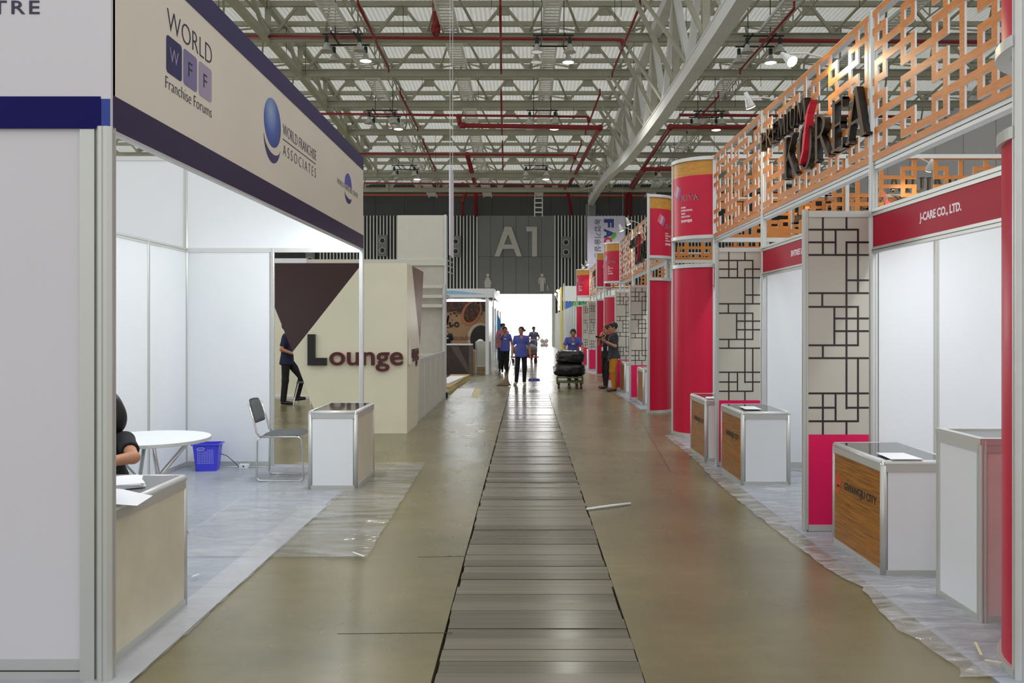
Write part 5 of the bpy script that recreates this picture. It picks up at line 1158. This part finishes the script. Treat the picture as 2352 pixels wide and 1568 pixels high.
# ================================================================ people: one smooth skin grown round posed, tapered limbs
class SDF:
    def __init__(s): s.ops = []
    def cap(s, a, b, ra, rb, k=.02, lab=0, sy=1.0, flat=False): s.ops.append(('C', np.array(a, float), np.array(b, float), ra, rb, k, lab, sy, flat)); return s
    def ell(s, c, r, R=None, k=.015, lab=0): s.ops.append(('E', np.array(c, float), np.array(r, float), np.array(R if R is not None else np.eye(3), float), k, lab)); return s
    def cut_ell(s, c, r, R=None): s.ops.append(('X', np.array(c, float), np.array(r, float), np.array(R if R is not None else np.eye(3), float))); return s
    def cut_plane(s, p, n): s.ops.append(('H', np.array(p, float), np.array(n, float))); return s
    def mesh(s, h):
        lo = np.full(3, 9e9); hi = -lo
        for o in s.ops:
            if o[0] == 'C': r = max(o[3], o[4]); lo = np.minimum(lo, np.minimum(o[1], o[2])-r); hi = np.maximum(hi, np.maximum(o[1], o[2])+r)
            if o[0] == 'E': r = o[2].max(); lo = np.minimum(lo, o[1]-r); hi = np.maximum(hi, o[1]+r)
        lo -= 3*h; hi += 3*h; n = np.ceil((hi-lo)/h).astype(int)+1
        D = np.full(n, 1.0); Lb = np.zeros(n, np.int8); best = np.full(n, 1.0)
        for o in s.ops:
            if o[0] in 'CE':
                if o[0] == 'C': r = max(o[3], o[4])*max(1, 1)+.07; a_, b_ = np.minimum(o[1], o[2])-r, np.maximum(o[1], o[2])+r
                else: r = o[2].max()+.06; a_, b_ = o[1]-r, o[1]+r
                i0 = np.clip(((a_-lo)/h).astype(int), 0, n-1); i1 = np.clip(((b_-lo)/h).astype(int)+1, 1, n)
            else: i0 = np.zeros(3, int); i1 = n
            sl = tuple(slice(i0[k], i1[k]) for k in range(3))
            g = [lo[k]+h*np.arange(i0[k], i1[k]) for k in range(3)]; X, Y, Z = np.meshgrid(*g, indexing='ij', sparse=True)
            if o[0] == 'C':
                _, a, b, ra, rb, k, lab, sy, flat = o
                ax, ay, az = a; d = b-a; dy = d[1]/sy; L2 = d[0]**2+dy**2+d[2]**2+1e-9
                px, py, pz = X-ax, (Y-ay)/sy, Z-az; t = (px*d[0]+py*dy+pz*d[2])/L2; tc = np.clip(t, 0, 1)
                dd = np.sqrt((px-tc*d[0])**2+(py-tc*dy)**2+(pz-tc*d[2])**2)-(ra+(rb-ra)*tc)
                if sy < 1: dd = dd*(.5+.5*sy)
                if flat: dd = np.maximum(dd, (t-1)*math.sqrt(L2))
            elif o[0] in 'EX':
                c, r, R = o[1], o[2], o[3]; px, py, pz = X-c[0], Y-c[1], Z-c[2]
                q = [(R[0][i]*px+R[1][i]*py+R[2][i]*pz)/r[i] for i in range(3)]; dd = (np.sqrt(q[0]**2+q[1]**2+q[2]**2)-1)*r.min()
                if o[0] == 'X': D[sl] = np.maximum(D[sl], -dd); continue
                k, lab = o[4], o[5]
            else:
                D[sl] = np.maximum(D[sl], (X-o[1][0])*o[2][0]+(Y-o[1][1])*o[2][1]+(Z-o[1][2])*o[2][2]); continue
            S_ = D[sl]; m = best[sl]; w_ = dd < m; Lb[sl] = np.where(w_, lab, Lb[sl]); best[sl] = np.minimum(m, dd)
            hh = np.clip(.5+.5*(S_-dd)/k, 0, 1); D[sl] = S_+(dd-S_)*hh-k*hh*(1-hh)
        # surface nets
        sgn = D < 0; c = np.zeros(tuple(n-1), int)
        for dx in (0, 1):
            for dy in (0, 1):
                for dz in (0, 1): c += sgn[dx:n[0]-1+dx, dy:n[1]-1+dy, dz:n[2]-1+dz]
        act = (c > 0) & (c < 8); idx = np.full(act.shape, -1); ii = np.argwhere(act); idx[act] = np.arange(len(ii))
        acc = np.zeros((len(ii), 3)); cnt = np.zeros(len(ii))
        corners = [(0, 0, 0), (1, 0, 0), (0, 1, 0), (1, 1, 0), (0, 0, 1), (1, 0, 1), (0, 1, 1), (1, 1, 1)]
        val = [D[ii[:, 0]+a, ii[:, 1]+b, ii[:, 2]+e] for a, b, e in corners]
        for p in range(8):
            for q in range(p+1, 8):
                if sum(abs(corners[p][k]-corners[q][k]) for k in range(3)) != 1: continue
                va, vb = val[p], val[q]; m = (va < 0) != (vb < 0); t = np.where(m, va/(va-vb+1e-12), 0)
                pt = np.array(corners[p])+(np.array(corners[q])-np.array(corners[p]))*t[:, None]; acc += pt*m[:, None]; cnt += m
        V = lo+h*(ii+acc/cnt[:, None]); lab = Lb[tuple(np.clip(np.round((V-lo)/h).astype(int), 0, n-1).T)]
        Fc = []
        for ax in range(3):
            o1, o2 = (ax+1) % 3, (ax+2) % 3
            a = [slice(None)]*3; b = [slice(None)]*3; a[ax] = slice(0, n[ax]-1); b[ax] = slice(1, n[ax])
            s0, s1 = sgn[tuple(a)], sgn[tuple(b)]; cr = np.argwhere(s0 != s1); cr = cr[(cr[:, o1] > 0) & (cr[:, o2] > 0) & (cr[:, o1] < n[o1]-1) & (cr[:, o2] < n[o2]-1)]
            ins = s0[tuple(cr.T)]; q = []
            for d1, d2 in ((1, 1), (0, 1), (0, 0), (1, 0)):
                e = cr.copy(); e[:, o1] -= d1; e[:, o2] -= d2; q.append(idx[tuple(e.T)])
            q = np.stack(q, 1); q[~ins] = q[~ins][:, ::-1]; Fc.append(q)
        return V, np.concatenate(Fc), lab
def skin_obj(name, sdf, mats, parent, h=.009, label=None):
    V, Fc, lab = sdf.mesh(h); me = bpy.data.meshes.new(name); me.vertices.add(len(V)); me.vertices.foreach_set('co', V.ravel())
    me.loops.add(Fc.size); me.loops.foreach_set('vertex_index', Fc.ravel().astype(np.int32)); me.polygons.add(len(Fc))
    me.polygons.foreach_set('loop_start', np.arange(0, Fc.size, 4, dtype=np.int32)); me.polygons.foreach_set('loop_total', np.full(len(Fc), 4, np.int32))
    for m in mats: me.materials.append(m)
    me.update(calc_edges=True); me.validate()
    if len(me.polygons) == len(Fc): me.polygons.foreach_set('material_index', np.minimum(lab[Fc[:, 0]], len(mats)-1).astype(np.int32)); me.polygons.foreach_set('use_smooth', np.ones(len(Fc), bool))
    o = bpy.data.objects.new(name, me); COL.objects.link(o); o.parent = parent
    if label: o['label'] = label
    return o
def rotm(yaw=0, pitch=0, roll=0):
    return np.array((Matrix.Rotation(yaw, 3, 'Z') @ Matrix.Rotation(pitch, 3, 'X') @ Matrix.Rotation(roll, 3, 'Y')))
J0 = dict(pelvis=(0, .01, .90), waist=(0, .0, 1.04), chest=(0, .0, 1.22), neck=(0, .015, 1.37), head=(0, -.01, 1.505),
          shL=(.155, .01, 1.318), elL=(.215, .03, 1.06), wrL=(.225, -.05, .84), shR=(-.155, .01, 1.318), elR=(-.215, .03, 1.06), wrR=(-.225, -.05, .84),
          hpL=(.085, .01, .86), knL=(.095, -.015, .47), anL=(.10, .02, .085), hpR=(-.085, .01, .86), knR=(-.095, -.015, .47), anR=(-.10, .02, .085),
          toL=(.115, -.13, .03), toR=(-.115, -.13, .03), hL=(0, -.15, -1), hR=(0, -.15, -1), pL=(-1, 0, 0), pR=(1, 0, 0))
def person(label, loc, yaw=0, H=1.62, pose=None, shirt=bluesh, trousers=blackcl, shoes=shoek, female=True, head_rot=(0, 0, 0), hair='bun', curl=.9, badge=False, lanyard=False, sleeve=.75, h=.009, skinm=skin, glasses=False):
    J = dict(J0); J.update(pose or {}); s = H/1.62; J = {k: (np.array(v, float)*(s if k[0] not in 'h' or k.startswith('hp') or k == 'head' else 1) if k not in ('hL', 'hR', 'pL', 'pR') else np.array(v, float)) for k, v in J.items()}
    t_ = thing('person', label, 'person', loc, yaw, None); k_ = s; B = SDF(); wd = 1.0 if female else 1.06
    # trunk
    B.cap(J['pelvis']+[-.036*s, 0, -.02], J['pelvis']+[.036*s, 0, -.02], .095*s, .095*s, .05, 0, .82)
    B.cap(J['waist'], J['chest'], .115*s*wd, .125*s*wd, .05, 0, .74); B.cap(J['pelvis'], J['waist'], .115*s, .11*s, .05, 0, .78)
    B.cap(J['chest']+[-.06*s, 0, .03], J['chest']+[.06*s, 0, .03], .105*s*wd, .105*s*wd, .05, 0, .78)
    for q in 'LR': B.cap(J['neck']-[0, -.005, .04*s], J['sh'+q], .05*s, .044*s, .04)
    Rh = rotm(*head_rot); hd = J['head']; hl = lambda v: hd+Rh@(np.array(v)*s)
    B.cap(J['neck']-[0, 0, .03], hl((0, .01, -.06)), .052*s, .048*s, .025)
    # head with face
    B.ell(hl((0, .01, .025)), np.array((.074, .092, .088))*s, Rh, .03); B.ell(hl((0, -.025, -.03)), np.array((.058, .062, .078))*s, Rh, .03)
    B.cap(hl((0, -.094, .012)), hl((0, -.108, -.016)), .008*s, .014*s, .012); B.ell(hl((0, -.085, -.048)), np.array((.024, .012, .009))*s, Rh, .008, 1)
    B.ell(hl((0, -.076, -.086)), np.array((.022, .018, .016))*s, Rh, .015)
    for e_ in (-1, 1): B.ell(hl((e_*.077, .012, -.005)), np.array((.01, .02, .03))*s, Rh, .006)
    # limbs
    for q in 'LR':
        sh, el, wr = J['sh'+q], J['el'+q], J['wr'+q]; B.cap(sh, el, .043*s*wd, .034*s, .03); B.cap(el, wr, .037*s, .025*s, .02)
        hp, kn, an, to = J['hp'+q], J['kn'+q], J['an'+q], J['to'+q]; B.cap(hp, kn, .085*s, .054*s, .04); B.cap(kn+(an-kn)*.0, kn+(an-kn)*.35, .052*s, .052*s, .03); B.cap(kn+(an-kn)*.35, an, .052*s, .033*s, .03)
        B.cap(an-[0, 0, .03*s], to, .034*s, .028*s, .02)
        d = J['h'+q]; d = d/np.linalg.norm(d); pn = J['p'+q]; pn = pn-d*pn.dot(d); pn /= np.linalg.norm(pn); w = np.cross(d, pn)       # hand: direction, palm normal, width
        th = 1 if q == 'L' else -1
        fore = np.array((0, -1, 0.)); th = 1 if w.dot(fore) > 0 else -1
        for o_ in (-.022, 0, .022): B.cap(wr, wr+d*.075*s+w*o_*s, .019*s, .017*s, .012)
        for i, o_ in enumerate((-.031, -.0105, .0105, .031)):
            L1 = (.034, .040, .042, .036)[i if th > 0 else 3-i]*s; a = wr+d*.078*s+w*o_*s; c1 = curl*.5; m1 = a+(d*math.cos(c1)+pn*math.sin(c1))*L1; c2 = curl*1.35; e1 = m1+(d*math.cos(c2)+pn*math.sin(c2))*L1*.95
            B.cap(a, m1, .0098*s, .009*s, .004); B.cap(m1, e1, .009*s, .0078*s, .004)
        a = wr+d*.02*s+w*th*.022*s; m1 = a+(d*.6+w*th*.65+pn*.35)*.045*s; B.cap(a, m1, .014*s, .011*s, .008); B.cap(m1, m1+(d*.8+pn*.6)*.032*s, .011*s, .009*s, .004)
    skin_obj('body', B, [skinm, mat('lip_tone', (150, 84, 76), .5)], t_, h)
    # shirt or polo
    Sx = SDF(); pel = J['pelvis']
    up = (J['chest']-J['pelvis']); up = up/np.linalg.norm(up)
    Sx.cap(J['chest']+[-.06*s, 0, .035], J['chest']+[.06*s, 0, .035], .117*s*wd, .117*s*wd, .05, 0, .8); Sx.cap(J['waist'], J['chest'], .128*s*wd, .136*s*wd, .05, 0, .78)
    for e_ in (-1, 1): Sx.cap(J['waist']+np.array((e_*.035, 0, 0))*s, J['pelvis']-up*.12*s+np.array((e_*.062, 0, 0))*s, .105*s, (.125 if female else .13)*s, .04, 0, 1.0, True)
    for q in 'LR': Sx.cap(J['neck']-[0, -.005, .045*s], J['sh'+q], .058*s, .05*s, .04)
    for q in 'LR':
        sh, el = J['sh'+q], J['el'+q]; Sx.cap(sh, sh+(el-sh)*sleeve, .053*s*wd, .055*s, .03, 0, 1, True)
    Sx.cap(J['neck']+[0, .01, -.05*s], J['neck']+[0, .008, .012*s], .066*s, .062*s, .02, 0, .95, True)
    Sx.cut_ell(J['neck']+np.array((0, -.085, -.02))*s, np.array((.042, .06, .085 if female else .05))*s)
    skin_obj('shirt' if female else 'polo_shirt', Sx, [shirt], t_, h)
    T = SDF(); T.cap(pel+[-.036*s, 0, -.01], pel+[.036*s, 0, -.01], .104*s, .104*s, .05, 0, .84)
    for q in 'LR':
        hp, kn, an = J['hp'+q], J['kn'+q], J['an'+q]; T.cap(hp, kn, .088*s, .066*s, .03); T.cap(kn, an-[0, 0, .025*s], .066*s, .05*s if female else .056*s, .03, 0, 1, True)
    skin_obj('trousers', T, [trousers], t_, h)
    for q in 'LR':
        an, to = J['an'+q], J['to'+q]; A = SDF(); A.cap(an+[0, .015*s, -.045*s], an+(to-an)*.5-[0, 0, .02*s], .038*s, .036*s, .02); A.cap(an+(to-an)*.5-[0, 0, .02*s], to+(to-an)*.08, .036*s, .033*s, .02)
        dn = min(an[2]-.045*s, to[2])-.033*s
        skin_obj('shoe', A, [shoes], t_, h)
    # hair
    Hr = SDF(); Hr.ell(hl((0, .022, .035)), np.array((.086, .1, .092))*s, Rh, .01)
    if hair == 'bun': Hr.ell(hl((0, .115, .01)), np.array((.036, .03, .036))*s, Rh, .02)
    if hair == 'side_bun': Hr.ell(hl((.075, .085, .0)), np.array((.034, .034, .034))*s, Rh, .02)
    if hair == 'bob':
        Hr.ell(hl((0, .045, -.045)), np.array((.1, .092, .135))*s, Rh, .03)
    if hair == 'short': Hr.ell(hl((0, -.02, .085)), np.array((.075, .075, .035))*s, Rh, .02)
    Hr.cut_ell(hl((0, -.11, -.03)), np.array((.085, .085, .115 if hair != 'short' else .105))*s, Rh)
    if hair != 'bob': Hr.cut_plane(hl((0, .03, -.06)), Rh@np.array((0, -.35, -.94)))
    skin_obj('hair', Hr, [hairm], t_, h*.9)
    for e_ in (-1, 1):
        b = MB(); b.lathe([(.001, -.011*s), (.009*s, -.006*s), (.011*s, 0), (.009*s, .006*s), (.001, .011*s)], black, tuple(hl((e_*.029, -.079, .008))), 10); b.build('eye', t_, True)
        b = MB(); b.bar(hl((e_*.014, -.088, .031)), hl((e_*.046, -.078, .033)), .008*s, .006*s, hairm); b.build('eyebrow', t_)
    ch = J['chest']
    if badge: b = MB(); b.box(-.05*s, .03*s, 0, .006, -.025*s, .02*s, mat('badge_card', (210, 214, 170), .4)); b.build('name_badge', t_, loc=tuple(np.array((ch[0]+.01, ch[1]-.118*s, ch[2]-.02*s)))) 
    if lanyard:
        b = MB(); b.tube([tuple(J['neck']+np.array((-.045, .01, .02))*s), tuple(ch+np.array((-.05, -.115, .02))*s), tuple(ch+np.array((-.01, -.125, -.16))*s), tuple(ch+np.array((.04, -.115, .02))*s), tuple(J['neck']+np.array((.045, .01, .02))*s)], .006, mat('lanyard_mauve', (170, 110, 160), .6), 6)
        b.box(-.035*s+ch[0], .025*s+ch[0], ch[1]-.14*s, ch[1]-.133*s, ch[2]-.26*s, ch[2]-.16*s, paper); b.build('lanyard', t_)
    if glasses:
        b = MB()
        for e_ in (-1, 1): b.tube([tuple(hl((e_*.03+.018*math.cos(a*PI/6), -.096, .008+.015*math.sin(a*PI/6)))) for a in range(12)], .002, black, 5, True); b.tube([tuple(hl((e_*.05, -.094, .012))), tuple(hl((e_*.08, .01, .012)))], .002, black, 5)
        b.build('glasses', t_)
    return t_, J
def at(px, Y): return ((px-HX)/F*Y, Y, 0)
# woman with broom and dustpan in the aisle
pc, Jc = person('woman in blue uniform shirt standing on the plank strip with a broom and a dustpan', at(1197, 23.6), .1, 1.60,
    dict(elL=(.235, .02, 1.05), wrL=(.245, -.08, .85), elR=(-.24, .02, 1.05), wrR=(-.25, -.12, .87), anL=(.09, .03, .085), toL=(.10, -.12, .03), anR=(-.14, -.02, .085), toR=(-.2, -.15, .03), knR=(-.115, -.03, .47), hL=(.05, -.3, -1), hR=(-.1, -.5, -.8)),
    shoes=shoel, head_rot=(-.45, .1, 0), hair='side_bun')
def hand_world(t_, v, s): return Matrix.Translation(t_.location) @ Matrix.Rotation(t_.rotation_euler.z, 4, 'Z') @ Vector(v)
hr = hand_world(pc, Jc['wrR']+np.array((-.02, -.05, -.06)), 1); hlf = hand_world(pc, Jc['wrL']+np.array((.0, -.04, -.08)), 1)
bt = Vector((P(1160, 0, 23.0).x, 23.0, .0)); t_ = thing('broom', 'straw broom held by the woman on the plank strip, its fan resting on the floor', 'broom', bt)
b = MB(); up_ = hr-bt; b.tube([up_*.42, up_*1.12], .014, mat('broom_stick', (150, 120, 80), .6), 8); b.build('handle', t_, True)
b = MB(); n = 11; vs = []; bm_ = mat('broom_straw', (132, 112, 80), .8, var=.3, scale=60, stretch=(1, 1, .1))
for k in range(7):
    f = k/6; c = up_*.44*(1-f)+Vector((-.0, 0, .012))*f; wd = .02+.19*f**2.2; th = .02+.02*math.sin(PI*f); off = -.05*f**2
    for i in range(n): a = 2*PI*i/n; vs.append((c.x+off+wd*math.cos(a), c.y+th*math.sin(a), max(.002, c.z+.01*math.cos(a*3)*f)))
b.add(vs, [(k*n+i, k*n+(i+1) % n, (k+1)*n+(i+1) % n, (k+1)*n+i) for k in range(6) for i in range(n)]+[tuple(range(n)), tuple(range(6*n, 7*n))], bm_); b.build('straw_head', t_, True)
dp = Vector((P(1226, 0, 23.4).x, 23.2, .12)); t_ = thing('dustpan', 'blue dustpan on a pale handle held by the broom woman', 'dustpan', dp)
b = MB(); b.tube([Vector((-.05, .02, .03)), (hlf-dp)*1.02], .013, mat('pale_stick', (206, 200, 180), .5), 8); b.build('handle', t_, True)
b = MB(); dpm = mat('dustpan_blue', (84, 84, 168), .4); b.prism([(-.14, -.1), (.19, -.08), (.15, .08), (-.12, .08)], 0, .012, dpm); b.box(-.13, .15, .07, .085, 0, .07, dpm); b.box(-.145, -.13, -.1, .08, 0, .05, dpm); b.box(.15, .165, -.06, .08, 0, .05, dpm); rec(b.build('pan', t_))
# walking woman with a hand at her face
person('woman in blue uniform shirt walking with one hand raised to her mouth', at(1160, 29.3), .05, 1.60,
    dict(elR=(-.27, -.05, 1.10), wrR=(-.12, -.17, 1.32), hR=(.35, .15, 1), pR=(.3, 1, 0), elL=(.23, .05, 1.07), wrL=(.25, .0, .86), knR=(-.09, .0, .48), anR=(-.09, .16, .17), toR=(-.09, .06, .06), knL=(.08, -.06, .47), anL=(.07, -.06, .085), toL=(.07, -.2, .03)),
    head_rot=(.1, .15, 0), badge=True, hair='bun')
person('man in a pinkish shirt almost hidden behind the woman who raises her hand', at(1155, 31.0), .1, 1.72, dict(), shirt=pinkcl, trousers=darkcl, female=False, hair='short', head_rot=(.3, .1, 0))
# man pushing a loaded trolley, farther back
person('man in a grey-blue shirt pushing a loaded trolley, farthest back in the aisle', at(1226, 39.5), .15, 1.60,
    dict(elL=(.26, -.05, 1.10), wrL=(.16, -.28, 1.02), hL=(-.3, -1, 0), pL=(0, 0, -1), elR=(-.26, -.05, 1.10), wrR=(-.18, -.28, 1.02), hR=(.3, -1, 0), pR=(0, 0, -1)), shirt=greycl, trousers=darkcl, female=False, hair='short', head_rot=(.2, .2, 0))
tr = thing('trolley', 'loaded trolley with grey cloth bundle and red base behind the broom woman', 'trolley', (P(1210, 0, 38).x, 38.0, 0), .1)
b = MB(); mr_ = mat('red_trolley_base', (170, 40, 50), .5); b.box(-.7, .5, -.35, .5, .22, .28, mr_); rec(b.build('base', tr))
for sx in (-.6, .4):
    for sy in (-.25, .4): b = MB(); b.tube([(sx-.03, sy, .09), (sx+.03, sy, .09)], .09, black, 14); b.build('wheel', tr)
b = MB(); b.tube([(-.65, .5, .25), (-.65, .55, 1.0), (.45, .55, 1.0), (.45, .5, .25)], .02, chrome, 8); b.build('push_bar', tr)
A = SDF(); A.ell((.12, 0, .62), (.36, .3, .22), None, .05).ell((-.35, 0, .55), (.28, .28, .26), None, .05).ell((.0, .05, .42), (.45, .3, .16), None, .05); skin_obj('cloth_bundle', A, [mat('grey_bundle', (110, 112, 116), .8, var=.2, scale=6, bump=.6)], tr, .03)
# woman with the cart of black bags
pw, Jw = person('woman in blue uniform shirt pushing a cart piled with black bags', at(1316, 23.1), 0, 1.58,
    dict(pelvis=(0, .10, .90), waist=(0, .05, 1.03), chest=(0, -.0, 1.19), neck=(0, -.03, 1.335), head=(0, -.075, 1.455), shL=(.165, -.02, 1.29), shR=(-.165, -.02, 1.29), elL=(.255, -.08, 1.08), elR=(-.25, -.08, 1.08), wrL=(.245, -.30, .99), wrR=(-.245, -.30, .99), hL=(-.3, -1, -.25), hR=(.3, -1, -.25), pL=(0, 0, -1), pR=(0, 0, -1),
         hpL=(.085, .1, .86), hpR=(-.085, .1, .86), knL=(.09, .03, .47), knR=(-.09, .08, .47), anL=(.1, .1, .085), toL=(.11, -.04, .03), anR=(-.1, .22, .09), toR=(-.11, .08, .03)), head_rot=(0, .35, 0), badge=True, hair='bun', curl=1.3)
ct = thing('bag_cart', 'low green four-wheeled cart carrying the heap of black bags', 'cart', (P(1309, 0, 22.3).x, 22.3, 0), -.05)
b = MB()
for (p, q) in (((-.33, -.38, .29), (.33, -.38, .29)), ((-.33, .38, .29), (.33, .38, .29)), ((-.33, -.38, .29), (-.33, .38, .29)), ((.33, -.38, .29), (.33, .38, .29)), ((-.33, -.38, .17), (.33, -.38, .17)), ((-.33, .38, .17), (.33, .38, .17)), ((-.33, -.38, .17), (-.33, .38, .17)), ((.33, -.38, .17), (.33, .38, .17)),
               ((-.33, -.38, .13), (-.33, -.38, .31)), ((.33, -.38, .13), (.33, -.38, .31)), ((-.33, .38, .13), (-.33, .38, .31)), ((.33, .38, .13), (.33, .38, .31))): b.bar(p, q, .035, .035, cartg)
b.box(-.33, .33, -.38, .38, .175, .19, cartg); b.build('frame', ct)
b = MB(); b.tube([(-.3, .38, .29), (-.3, .44, .95), (.3, .44, .95), (.3, .38, .29)], .016, cartg, 8); b.build('push_bar', ct, True)
for sx in (-.29, .29):
    for sy in (-.34, .34):
        b = MB(); b.tube([(sx-.018, sy, .066), (sx+.018, sy, .066)], .065, black, 16); o = b.build('wheel', ct); b = MB(); b.box(sx-.03, sx-.022, sy-.02, sy+.02, .05, .16, cartg); b.box(sx+.022, sx+.03, sy-.02, sy+.02, .05, .16, cartg); b.build('caster_fork', ct)
def bag(nm, c, r, lab, seed, sq=.8):
    rnd = np.random.RandomState(seed); n = 40; m_ = 28; vs = []; W = [(rnd.randn(3)*(4+3*j), rnd.rand()*6, .05/(1+.35*j)) for j in range(12)]
    for i in range(m_+1):
        th = PI*i/m_
        for k in range(n):
            a = 2*PI*k/n; p = np.array((math.cos(a)*math.sin(th), math.sin(a)*math.sin(th), math.cos(th)))
            e = np.sign(p)*np.abs(p)**.55; f = 1+sum(wt*abs(math.sin(e@d_+ph)) for d_, ph, wt in W)-.06; vs.append(tuple(np.array(r)*e*f))
    b = MB(); b.add(vs, [(i*n+k, (i+1)*n+k, (i+1)*n+(k+1) % n, i*n+(k+1) % n) for i in range(m_) for k in range(n)], bagm)
    o = b.build(nm, None, True, c); return tag(o, lab, 'rubbish bag', 'black bags on the cart')
cx = ct.location.x
bag('rubbish_bag', (cx-.02, 22.28, .485), (.37, .34, .165), 'wide shiny black rubbish bag at the bottom of the heap on the cart', 1)
bag('rubbish_bag', (cx+.0, 22.3, .81), (.34, .31, .165), 'flat-topped black rubbish bag at the top of the heap on the cart', 2)
# man with a phone, and the person next to him
pm, Jm = person('man with glasses in a black polo shirt and mustard trousers holding a phone', at(1409, 21.15), -PI/2+.1, 1.70,
    dict(elR=(-.21, .0, 1.07), wrR=(-.16, -.22, 1.20), hR=(.1, -.8, .5), pR=(.2, .3, 1), elL=(.2, .0, 1.07), wrL=(.14, -.2, 1.17), hL=(-.2, -.8, .5), pL=(-.2, .3, 1), knL=(.09, -.02, .47), anL=(.09, .0, .085), anR=(-.1, .05, .085), toR=(-.1, -.1, .03)), shirt=darkcl, trousers=mustard, shoes=shoeb, female=False, hair='short', head_rot=(0, .12, 0), lanyard=True, sleeve=.82, glasses=True)
pp = hand_world(pm, Jm['wrR']+np.array((.05, -.12, .08)), 1); b = MB(); b.box(-.04, .04, -.075, .075, -.005, .005, black); b.box(-.036, .036, -.07, .07, .005, .006, mat('phone_screen', (60, 64, 72), .1))
o = b.build('mobile_phone', loc=pp); o.rotation_euler = (.25, .5, PI/2); tag(o, 'black mobile phone held up by the man in mustard trousers', 'phone')
person('person in black beside the man in mustard trousers, one hand at the face', at(1394, 22.2), -PI/2+.5, 1.64,
    dict(elR=(-.22, -.08, 1.12), wrR=(-.06, -.16, 1.33), hR=(.3, .2, 1), pR=(.2, 1, 0), anL=(.1, -.1, .085), toL=(.1, -.24, .03), knL=(.1, -.06, .47)), shirt=blackcl, trousers=blackcl, shoes=shoeb, female=True, head_rot=(0, .1, 0), hair='bun', lanyard=True)
# man walking inside the lounge
person('man in a navy shirt walking inside the Lounge, head hidden by the brown panel', at(660, 17.6), PI/2+.05, 1.70,
    dict(knL=(.09, -.26, .53), anL=(.09, -.16, .14), toL=(.09, -.30, .11), knR=(-.09, .02, .47), anR=(-.09, .06, .085), toR=(-.09, -.09, .03), elR=(-.22, .06, 1.08), wrR=(-.2, -.16, 1.0), hR=(.1, -1, .0), elL=(.22, .0, 1.08), wrL=(.2, -.2, 1.0), hL=(-.1, -1, 0)), shirt=navycl, trousers=blackcl, shoes=shoek, female=False, hair='short')
# coffee booth attendant
person('person in black standing behind the brown counter of the coffee booth', at(1026, 30.0), .3, 1.62, dict(), shirt=blackcl, trousers=blackcl, female=False, hair='short', badge=True, head_rot=(.3, .1, 0))
# seated person at the near left counter
person('seated person with black bobbed hair and black top leaning on the grey-topped counter', (-2.64, 5.28, .008), .0, 1.60,
    dict(pelvis=(0, .12, .50), waist=(0, .07, .64), chest=(.0, .0, .80), neck=(.0, -.03, .945), head=(.045, -.07, 1.09), shL=(.165, -.01, .90), elL=(.32, -.24, .83), wrL=(.15, -.42, .81), hL=(-.8, -.5, .05), pL=(0, 0, -1), shR=(-.17, -.01, .90), elR=(-.27, -.2, .78), wrR=(-.1, -.4, .79), hR=(.8, -.5, 0), pR=(0, 0, -1),
         hpL=(.09, .1, .48), knL=(.2, -.3, .48), anL=(.45, -.12, .085), toL=(.52, -.22, .035), hpR=(-.09, .1, .48), knR=(-.12, -.3, .48), anR=(-.12, -.2, .085), toR=(-.12, -.34, .03)), shirt=blackcl, trousers=blackcl, hair='bob', head_rot=(-.5, .35, 0), sleeve=.62, h=.0075)
b = MB(); b.tube([(.032*math.cos(k*PI/8), .0, .03*math.sin(k*PI/8)) for k in range(16)], .006, chrome, 8, True); b.tube([(0, -.0, .031), (0, 0, .041)], .014, chrome, 12)
o = b.build('wrist_watch', None, True, (-2.40, 4.89, .82)); o.rotation_euler = (0, 0, -.78); tag(o, 'silver wrist watch on the arm of the seated person', 'watch')
# distant thing by the doorway
A = MB()
t_ = thing('ball_cluster', 'small cluster of grey-green round shapes around a pink middle, near the far doorway', 'decoration', (P(1250, 0, 66).x, 66, -.07))
for (dx, dz, r) in ((-.17, .55, .17), (.17, .55, .17), (-.16, .22, .16), (.16, .22, .16)):
    b = MB(); b.lathe([(.001, -r), (r*.6, -r*.8), (r, 0), (r*.6, r*.8), (.001, r)], mat('grey_green_ball', (178, 192, 186), .6), (dx, 0, dz+.02), 14); b.build('ball', t_, True)  # ball colour lightened to stand in for the doorway glare
b = MB(); b.lathe([(.001, .1), (.08, .15), (.1, .4), (.05, .62), (.001, .65)], mat('pink_middle', (236, 160, 172), .6), n=12); b.build('middle', t_, True)
